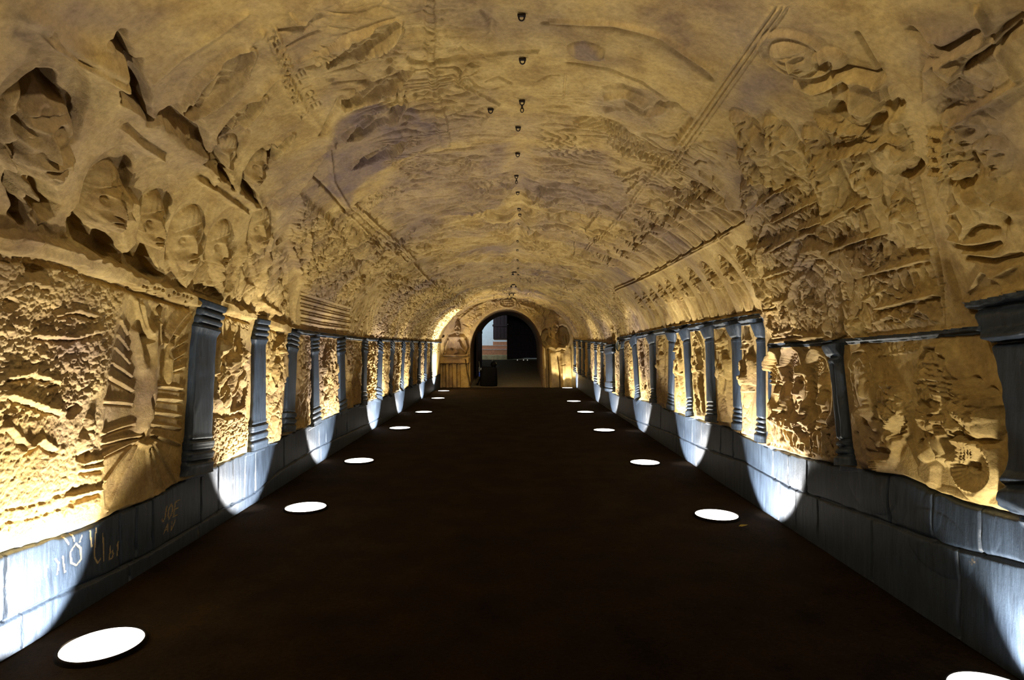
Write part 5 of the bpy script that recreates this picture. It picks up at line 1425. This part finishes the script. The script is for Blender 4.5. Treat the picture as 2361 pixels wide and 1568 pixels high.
# floor of tunnel, ramp and room
fx = np.linspace(-2.75, 2.55, 90); fy = np.concatenate([np.linspace(-2.6, 6, 140), np.linspace(6.1, YR + .05, 170)])
FX, FY = np.meshgrid(fx, fy)
FZ = ramp_z(FY) + 0.010 * (fbm(FX * 2.5, FY * 2.5, 401, 4) - .5) - 0.004
fv = np.stack([FX, FY, FZ], -1).reshape(-1, 3); nn = len(fx)
ff = [(i * nn + j, i * nn + j + 1, (i + 1) * nn + j + 1, (i + 1) * nn + j) for i in range(len(fy) - 1) for j in range(nn - 1)]
cut = int(np.searchsorted(fy, YEND)); nq = (nn - 1)
M['paving'] = plain('pale_passage_floor', (0.13, 0.10, 0.055), 0.9, scale=25, spec=.15)
tag(mesh_from('floor', fv[:(cut + 1) * nn], ff[:cut * nq], 'floor', True), kind='structure')
tag(mesh_from('floor_passage', fv[cut * nn:], [tuple(i - cut * nn for i in q) for q in ff[cut * nq:]], 'paving', True), kind='structure')

# steps
r = empty('steps', (-0.55, 23.6, 0.66), 'short flight of red brick steps with pale edges beyond the end arch', 'steps')
def L(v, org): return v
ox, oy, oz = -0.55, 23.6, 0.66
for k, (x0, y0, z0, z1, mt) in enumerate([(-1.25, 23.45, .60, .825, 'stone'), (-1.25, 23.62, .60, 1.03, 'brick'), (-1.25, 23.8, .60, 1.185, 'brick'), (-.66, 23.98, .60, 1.34, 'brick')]):
    m = MB(); m.box(x0 - ox, -.03 - ox, y0 - oy, YR - oy - .005, z0 - oz, z1 - oz, .006)
    st = m.build('step', mt, r)
    if k in (1, 2):
        m = MB(); m.box(x0 - ox, -.03 - ox, y0 - oy - .012, y0 - oy + .16, z1 - oz - .004, z1 - oz + .012, .003); m.build('edge', 'nosing', st)
# dark door over the steps
r = empty('wooden_shutter', (-.36, 24.43, 1.45), 'dark wooden shutter on the white wall above the brick steps beyond the arch', 'shutter')
m = MB(); m.box(-.30, .30, 0, .06, 0, 1.35)
for k in range(4): m.box(-.29 + k * .147, -.15 + k * .147, -.012, 0, .02, 1.33, .003)
m.build('leaf', 'wood', r)
m = MB(); m.box(-.33, .32, -.05, -.01, .50, .58, .004); m.build('crossbar', 'wood', r)
# right gate
r = empty('plank_gate', (.50, 23.1, .66), 'tall dark purple-blue plank gate filling the right half of the far room', 'gate')
m = MB()
for k in range(7): m.box(-.53 + k * .155, -.385 + k * .155, .0, .03, .05, 2.0, .004)
m.box(-.53, .56, .03, .05, .05, 2.0); m.build('planks', 'wood2', r)
for z_ in (.25, .95, 1.75):
    m = MB(); m.box(-.54, .56, -.03, 0, z_, z_ + .09, .004); m.build('crossbar', 'wood2', r)
m = MB(); m.box(-.60, -.52, -.05, .05, 0, 2.15, .005); m.build('post', 'wood', r)
m = MB(); m.lathe([(0.001, .02), (.018, .01), (.02, 0), (.018, -.01), (.001, -.02)], 0, 0, 12); k_ = m.build('knob', 'steel', r, (-.56, -.07, 1.33), True); k_['label'] = 'small bright metal knob'
for k, x_ in enumerate((1193, 1207, 1216)):  # small white dots on the floor, built as faintly glowing lamps
    X_ = (x_ - CX) / F * 22.9; z_ = float(ramp_z(22.9)) + .0
    m = MB(); m.lathe([(.001, 0), (.018, 0), (.019, .02), (.012, .032), (.001, .034)], 0, 0, 14)
    tag(m.build('lamp_dot', emit('lamp_dot_glow_%d' % k, (1, .95, .85), .35) if k == 0 else bpy.data.materials['lamp_dot_glow_0'], None, (X_, 22.9, z_), True), 'tiny pale dot of light on the floor before the dark gate', 'candle', 'row of small lamp dots')
# left dark door leaf in the passage mouth
r = empty('open_door_leaf', (-1.02, YP - .12, ramp_z(21.1)), 'dark open wooden door leaf at the left of the passage beyond the arch', 'door')
m = MB(); m.box(-.07, .06, 0, .1, 0.0, 1.6, .005); m.build('stile', 'wood2', r)
m = MB(); m.box(-.02, .03, -2.2, -.01, -.15, 1.5, .004); m.build('panel', 'wood', r)
m = MB(); m.box(.06, .075, .02, .06, 1.2, 1.28, .002); m.build('hinge', 'iron', r)

# black covered box standing in the arch
by = 17.95
r = empty('covered_box', (-.62, by, ramp_z(by)), 'tall black covered box with a rounded lump on top standing in the end arch', 'box')
v = []; f = []
for z_, wx, wd in ((0, .25, .18), (.05, .262, .19), (.30, .255, .185), (.50, .245, .175), (.545, .225, .16), (.56, .17, .12)):
    n = 20
    for k in range(n):
        a_ = k / n * 2 * PI; c, s_ = math.cos(a_), math.sin(a_)
        v.append((wx * math.copysign(abs(c) ** .45, c), wd * math.copysign(abs(s_) ** .45, s_), z_))
for i in range(5):
    for k in range(20): f.append((i * 20 + k, i * 20 + (k + 1) % 20, (i + 1) * 20 + (k + 1) % 20, (i + 1) * 20 + k))
f.append(tuple(range(100, 120)))
mesh_from('body', v, f, 'black', True, r)
m = MB(); m.lathe([(.001, -.09), (.06, -.07), (.09, 0), (.075, .06), (.03, .095), (.001, .1)], 0, 0, 18); k_ = m.build('lump', 'black', r, (.15, 0, .62), True)
m = MB(); m.tube([(.11, 0, .64), (.105, 0, .85)], .007, 6); k_ = m.build('rod', 'steel', r, None, True); k_['label'] = 'thin pale rod sticking up'
m = MB(); m.tube([(.17, -.02, .70), (.22, -.02, .68), (.245, -.02, .60)], .007, 6); m.build('cord', 'steel', r, None, True)
m = MB(); m.tube([(-.29, -.02, .72), (-.275, -.02, .62), (-.26, -.02, .52)], .012, 8); m.box(-.285, -.255, -.15, -.12, .42, .55, .004); m.box(-.235, -.205, -.19, -.175, .46, .53, .004); m.build('metal_catch', 'steel', r, None, False)
m = MB(); m.box(-.282, -.25, -.16, -.13, .27, .40, .004); k_ = m.build('tag', 'blue', r); k_['label'] = 'blue tag on the left side'
m = MB(); m.tube([(-.24, 0, .25), (-.30, 0, .10), (-.345, 0, .012)], [.02, .018, .026], 8); m.build('prop_leg', 'black', r, None, True)

# ================================================================== recessed floor lights
spotcol = (1.0, 0.94, 0.80)
lens_m = emit('glowing_lens', (1.0, 0.93, 0.84), LENS if 'LENS' in globals() else 4.0)
def xy(px, py):
    Y = F * EYE / (py - CY); return (px - CX) / F * Y, Y
LL = [(237, 1490, 1.15, 'nearest glowing floor light on the left, cut into the dark floor below the ray relief'), (705, 1172, 1.0, 'second glowing floor light on the left, counted from the camera'), (828, 1064, .75, 'third glowing floor light on the left, counted from the camera'),
      (922, 988, 1.15, 'fourth glowing floor light on the left, counted from the camera'), (977, 951, .8, 'fifth glowing floor light on the left, counted from the camera'), (1010, 919, .7, 'sixth glowing floor light on the left, second from the end wall'), (1023, 902, 1.2, 'last floor light on the left, below the podium of the seated figure')]
RL = [(None, None, .5, 'nearest floor light on the right, cut by the bottom right corner of the photo'), (1652, 1190, 1.15, 'second glowing floor light on the right, with a yellow leaf beside it'), (1487, 1068, 1.15, 'third glowing floor light on the right, counted from the camera'), (1393, 993, .9, 'fourth glowing floor light on the right, counted from the camera'),
      (1350, 951, .8, 'fifth glowing floor light on the right, counted from the camera'), (1323, 926, .9, 'sixth glowing floor light on the right, second from the end wall'), (1308, 895, 1.1, 'last floor light on the right, below the standing figure')]
SPOT_E = 82.0
POOL_E = 120.0
def floor_light(x, y, k, label, side, kp=1.0, tilt=54, cone=90):
    r = empty('floor_light', (x, y, 0.0), label, 'floor light', 'recessed floor lights')
    m = MB(); m.lathe([(.148, .004), (.150, .012), (.154, .014), (.159, .013), (.163, .007), (.166, -.02)], 0, 0, 48); m.build('rim', 'rim', r, None, True)
    m = MB(); m.lathe([(.001, .0125), (.06, .0125), (.12, .0115), (.150, .009)], 0, 0, 48); m.build('lens', lens_m, r, None, True)
    d = bpy.data.lights.new('uplight', 'SPOT'); d.energy = SPOT_E * k; d.color = spotcol; d.spot_size = math.radians(118); d.spot_blend = 0.30; d.shadow_soft_size = 0.03
    o = bpy.data.objects.new('uplight', d); COL.objects.link(o); o.parent = r; o.location = (0, 0, .05)
    o.rotation_euler = (PI, side * math.radians(4), 0)
    d = bpy.data.lights.new('wall_washer', 'SPOT'); d.energy = POOL_E * k * kp; d.color = (1, .97, .92); d.spot_size = math.radians(cone); d.spot_blend = 0.12; d.shadow_soft_size = 0.03
    o = bpy.data.objects.new('wall_washer', d); COL.objects.link(o); o.parent = r; o.location = (0, 0, .05)
    o.rotation_euler = (PI, side * math.radians(tilt), 0)
for i, (a_, b_, k, lab) in enumerate(LL):
    x_, y_ = xy(a_, b_); floor_light(x_, y_, k * (3 if i == 6 else 1), lab, -1, *((2.2, 16, 64) if i == 6 else (1, 54, 90)))
for i, (a_, b_, k, lab) in enumerate(RL):
    x_, y_ = (1.73, 2.15) if a_ is None else xy(a_, b_); floor_light(x_, y_, k * (.8 if i == 6 else 1), lab, 1, *((.5, 54, 90) if i == 6 else (1, 54, 90)))
for y_ in (0.35, -1.7):
    for sx in (-1, 1):
        d = bpy.data.lights.new('uplight', 'SPOT'); d.energy = SPOT_E * (.25 if y_ > 0 else .2); d.color = spotcol; d.spot_size = math.radians(118); d.spot_blend = .3; d.shadow_soft_size = .03
        o = bpy.data.objects.new('uplight', d); COL.objects.link(o); o.location = (sx * 1.6, y_, .05); o.rotation_euler = (PI, sx * math.radians(4), 0)

# cool light in the room beyond
d = bpy.data.lights.new('room_daylight', 'SPOT'); d.energy = 260; d.color = (.72, .88, 1.0); d.spot_size = math.radians(75); d.spot_blend = .5; d.shadow_soft_size = .1
o = bpy.data.objects.new('room_daylight', d); COL.objects.link(o); o.location = (-1.9, 22.4, 2.9)
o.rotation_euler = Vector((1.0, 2.1, -1.25)).to_track_quat('-Z', 'Y').to_euler()

# ================================================================== hooks in the crown of the vault
def on_vault(px, py, lift=0.0):
    s_, y_ = inv_T(px, py); h = hsample(s_, y_)
    x_, z_, nx, nz = prof(s_); h += lift
    return float(x_ + nx * h), y_, float(z_ + nz * h)
hooks = [(1203, 18), (1205, 121), (1204, 222), (1131, 241), (1195, 283), (1194, 344), (1191, 397), (1194, 435), (1197, 474), (1199, 487), (1197, 509), (1194, 549), (1193, 572), (1194, 591), (1195, 609)]
hl = ['iron hook nearest the camera at the top of the ceiling', 'second iron hook of the ceiling row from the top of the photo', 'iron hook with a hanging chain link, third of the ceiling row', 'lone iron hook set apart to the left of the ceiling row',
      'iron hook just below the lone side hook', 'iron hook at the start of the darker ceiling carving', 'twisted iron hook amid the ripple carving', 'small iron hook below the twisted one', 'iron hook just above the paired one', 'paired iron hook close to its neighbour', 'iron hook beside the ceiling crack',
      'iron hook, first beyond the ceiling crack', 'iron hook, second beyond the ceiling crack', 'iron hook, third beyond the ceiling crack', 'last iron hook before the ceiling lamps']
def hook_parts(r, chain):
    m = MB(); m.box(-.017, .017, -.006, .006, -.006, .004, .001); m.build('plate', 'iron', r)
    m = MB(); m.tube([(-.011, 0, 0)] + [(.011 * -math.cos(t), 0, -.012 - .011 * math.sin(t)) for t in np.linspace(0, PI, 9)] + [(.011, 0, 0)], .0032, 8); m.build('ring', 'iron', r, None, True)
    if chain:
        for q in range(2):
            m = MB(); m.tube([((.008 if q else .003) * math.cos(t), (.003 if q else .008) * math.sin(t), -.032 - q * .018 + .014 * math.sin(t + PI / 2 * 0) * 1.0) for t in np.linspace(0, 2 * PI, 15)], .0026, 8); m.build('link', 'iron', r, None, True)
for k, hp in enumerate(hooks):
    x_, y_, z_ = on_vault(*hp)
    r = empty('ceiling_hook', (x_, y_, z_ - .008), hl[k], 'hook', 'iron hooks along the crown of the vault')
    hook_parts(r, k in (2, 6))
# twin-head lamps near the end
cl = ['ceiling lamp bar with two small heads, nearest of the four', 'second twin-headed ceiling lamp bar from the camera', 'third twin-headed ceiling lamp bar from the camera', 'twin-headed ceiling lamp bar closest to the end wall medallion']
glow = emit('small_lamp_glow', (1, .95, .85), 1.5)
for k, hp in enumerate([(1189, 622), (1184, 652), (1179, 672), (1174, 683)]):
    x_, y_, z_ = on_vault(*hp); y_ = min(y_, 17.2)
    r = empty('ceiling_lamp', (x_, y_, z_ - .02), cl[k], 'ceiling lamp', 'twin ceiling lamps near the end of the vault')
    m = MB(); m.box(-.11, .11, -.012, .012, -.012, .012, .003); m.build('bar', 'iron', r)
    for sx in (-1, 1):
        m = MB(); m.tube([(sx * .05, 0, -.01), (sx * .05, -.01, -.03)], .008, 8); m.lathe([(.001, .0), (.010, -.002), (.019, -.015), (.020, -.034), (.017, -.034), (.001, -.028)], sx * .05, -.01, 16, -.025); hd = m.build('lamp_head', 'iron', r, None, True)
        m = MB(); m.lathe([(.001, -.031), (.015, -.032)], sx * .05, -.01, 16, -.025); m.build('lens', glow if k == 0 and sx == -1 else 'steel', hd, None, True)

# twin lamps just above the camera, heads turned to the two side walls
for y_, e_ in ((1.35, 40.0), (-0.9, 8.0)):
    r = empty('ceiling_lamp', (X0, y_, ZS + B - .03), 'twin ceiling lamp above the camera, heads turned to the side walls', 'ceiling lamp', 'twin lamps above the camera')
    m = MB(); m.box(-.11, .11, -.012, .012, -.006, .03, .003); m.build('bar', 'iron', r)
    for sx in (-1, 1):
        m = MB(); m.tube([(sx * .06, 0, 0), (sx * .08, .0, -.05)], .007, 8); m.tube([(sx * .05, -.01, -.045), (sx * .085, .01, -.06), (sx * .13, .03, -.075)], [.014, .030, .034], 14); m.build('lamp_head', 'iron', r, None, True)
        d = bpy.data.lights.new('wall_lamp', 'SPOT'); d.energy = e_; d.color = (1.0, .88, .62); d.spot_size = math.radians(100); d.spot_blend = .8; d.shadow_soft_size = .03
        o = bpy.data.objects.new('wall_lamp', d); COL.objects.link(o); o.parent = r; o.location = (sx * .15, .04, -.09)
        o.rotation_euler = Vector((sx * 1.75, 1.9, -.75)).to_track_quat('-Z', 'Y').to_euler()

for y_, e_ in ((15.6, 16.0), (17.1, 20.0)):
    d = bpy.data.lights.new('floor_spot', 'SPOT'); d.energy = e_; d.color = (1.0, .93, .72); d.spot_size = math.radians(80); d.spot_blend = .8; d.shadow_soft_size = .03
    o = bpy.data.objects.new('floor_spot', d); COL.objects.link(o); o.location = (0.0, y_, ZS + B - .14); o.rotation_euler = (math.radians(22), 0, 0)
for sx in (-1, 1):
    d = bpy.data.lights.new('end_wall_spot', 'SPOT'); d.energy = 75; d.color = (1.0, .90, .66); d.spot_size = math.radians(66); d.spot_blend = .8; d.shadow_soft_size = .03
    o = bpy.data.objects.new('end_wall_spot', d); COL.objects.link(o); o.location = (sx * .1 + X0, 13.6, ZS + B - .30); o.rotation_euler = Vector((sx * 1.4, 3.9, -1.1)).to_track_quat('-Z', 'Y').to_euler()
# glass bulb hanging on the right wall
gm, nt, b = new_mat('clear_glass'); b.inputs['Transmission Weight'].default_value = 1.0; b.inputs['Roughness'].default_value = .04; b.inputs['IOR'].default_value = 1.45; b.inputs['Base Color'].default_value = (.85, .92, .85, 1)
gy = 10.0; gx = (1425 - CX) / F * gy; gz = EYE - (797 - CY) / F * gy
r = empty('glass_lamp', (gx, gy, gz - .09), 'clear glass pear-shaped lamp hanging at the end of the right cornice', 'lamp')
m = MB(); m.lathe([(.001, 0), (.018, .006), (.035, .035), (.044, .08), (.040, .12), (.026, .155), (.014, .175), (.012, .19)], 0, 0, 24); m.build('bulb', gm, r, None, True)
m = MB(); m.lathe([(.014, .185), (.016, .19), (.016, .225), (.006, .23), (.001, .23)], 0, 0, 16); m.build('socket', 'iron', r, None, True)
m = MB(); m.tube([(0, 0, .23), (-.01, .0, .30), (0, 0, .36), (.05, .06, .39)], .004, 6); m.build('cord', 'iron', r, None, True)
# dry leaf and pale chip
x_, y_ = xy(1713, 1216)
m = MB(); lv = [(-.03, 0, .004), (-.01, .014, .012), (.015, .012, .006), (.035, -.002, .014), (.012, -.014, .012), (-.012, -.012, .005), (0, 0, .016)]
m.add(lv, [(0, 6, 1), (1, 6, 2), (2, 6, 3), (3, 6, 4), (4, 6, 5), (5, 6, 0)])
tag(m.build('dry_leaf', 'leaf', None, (x_, y_, 0.004)), 'small yellow dry leaf on the floor beside the second right floor light', 'leaf')

# ================================================================== world and view
wd = bpy.data.worlds.new('world'); SC.world = wd; wd.use_nodes = True
wd.node_tree.nodes['Background'].inputs[0].default_value = (0, 0, 0, 1)
wd.node_tree.nodes['Background'].inputs[1].default_value = 0.0
SC.view_settings.view_transform = 'Standard'
SC.view_settings.look = 'None'
SC.view_settings.exposure = 0.2
SC.view_settings.gamma = 1.0
SC.view_settings.use_curve_mapping = False
SC.cycles.use_denoising = True
SC.cycles.max_bounces = 4
SC.cycles.diffuse_bounces = 2
SC.cycles.glossy_bounces = 1
SC.cycles.use_adaptive_sampling = True
SC.cycles.adaptive_threshold = 0.07
SC.cycles.adaptive_min_samples = 16
SC.cycles.sample_clamp_indirect = 4.0
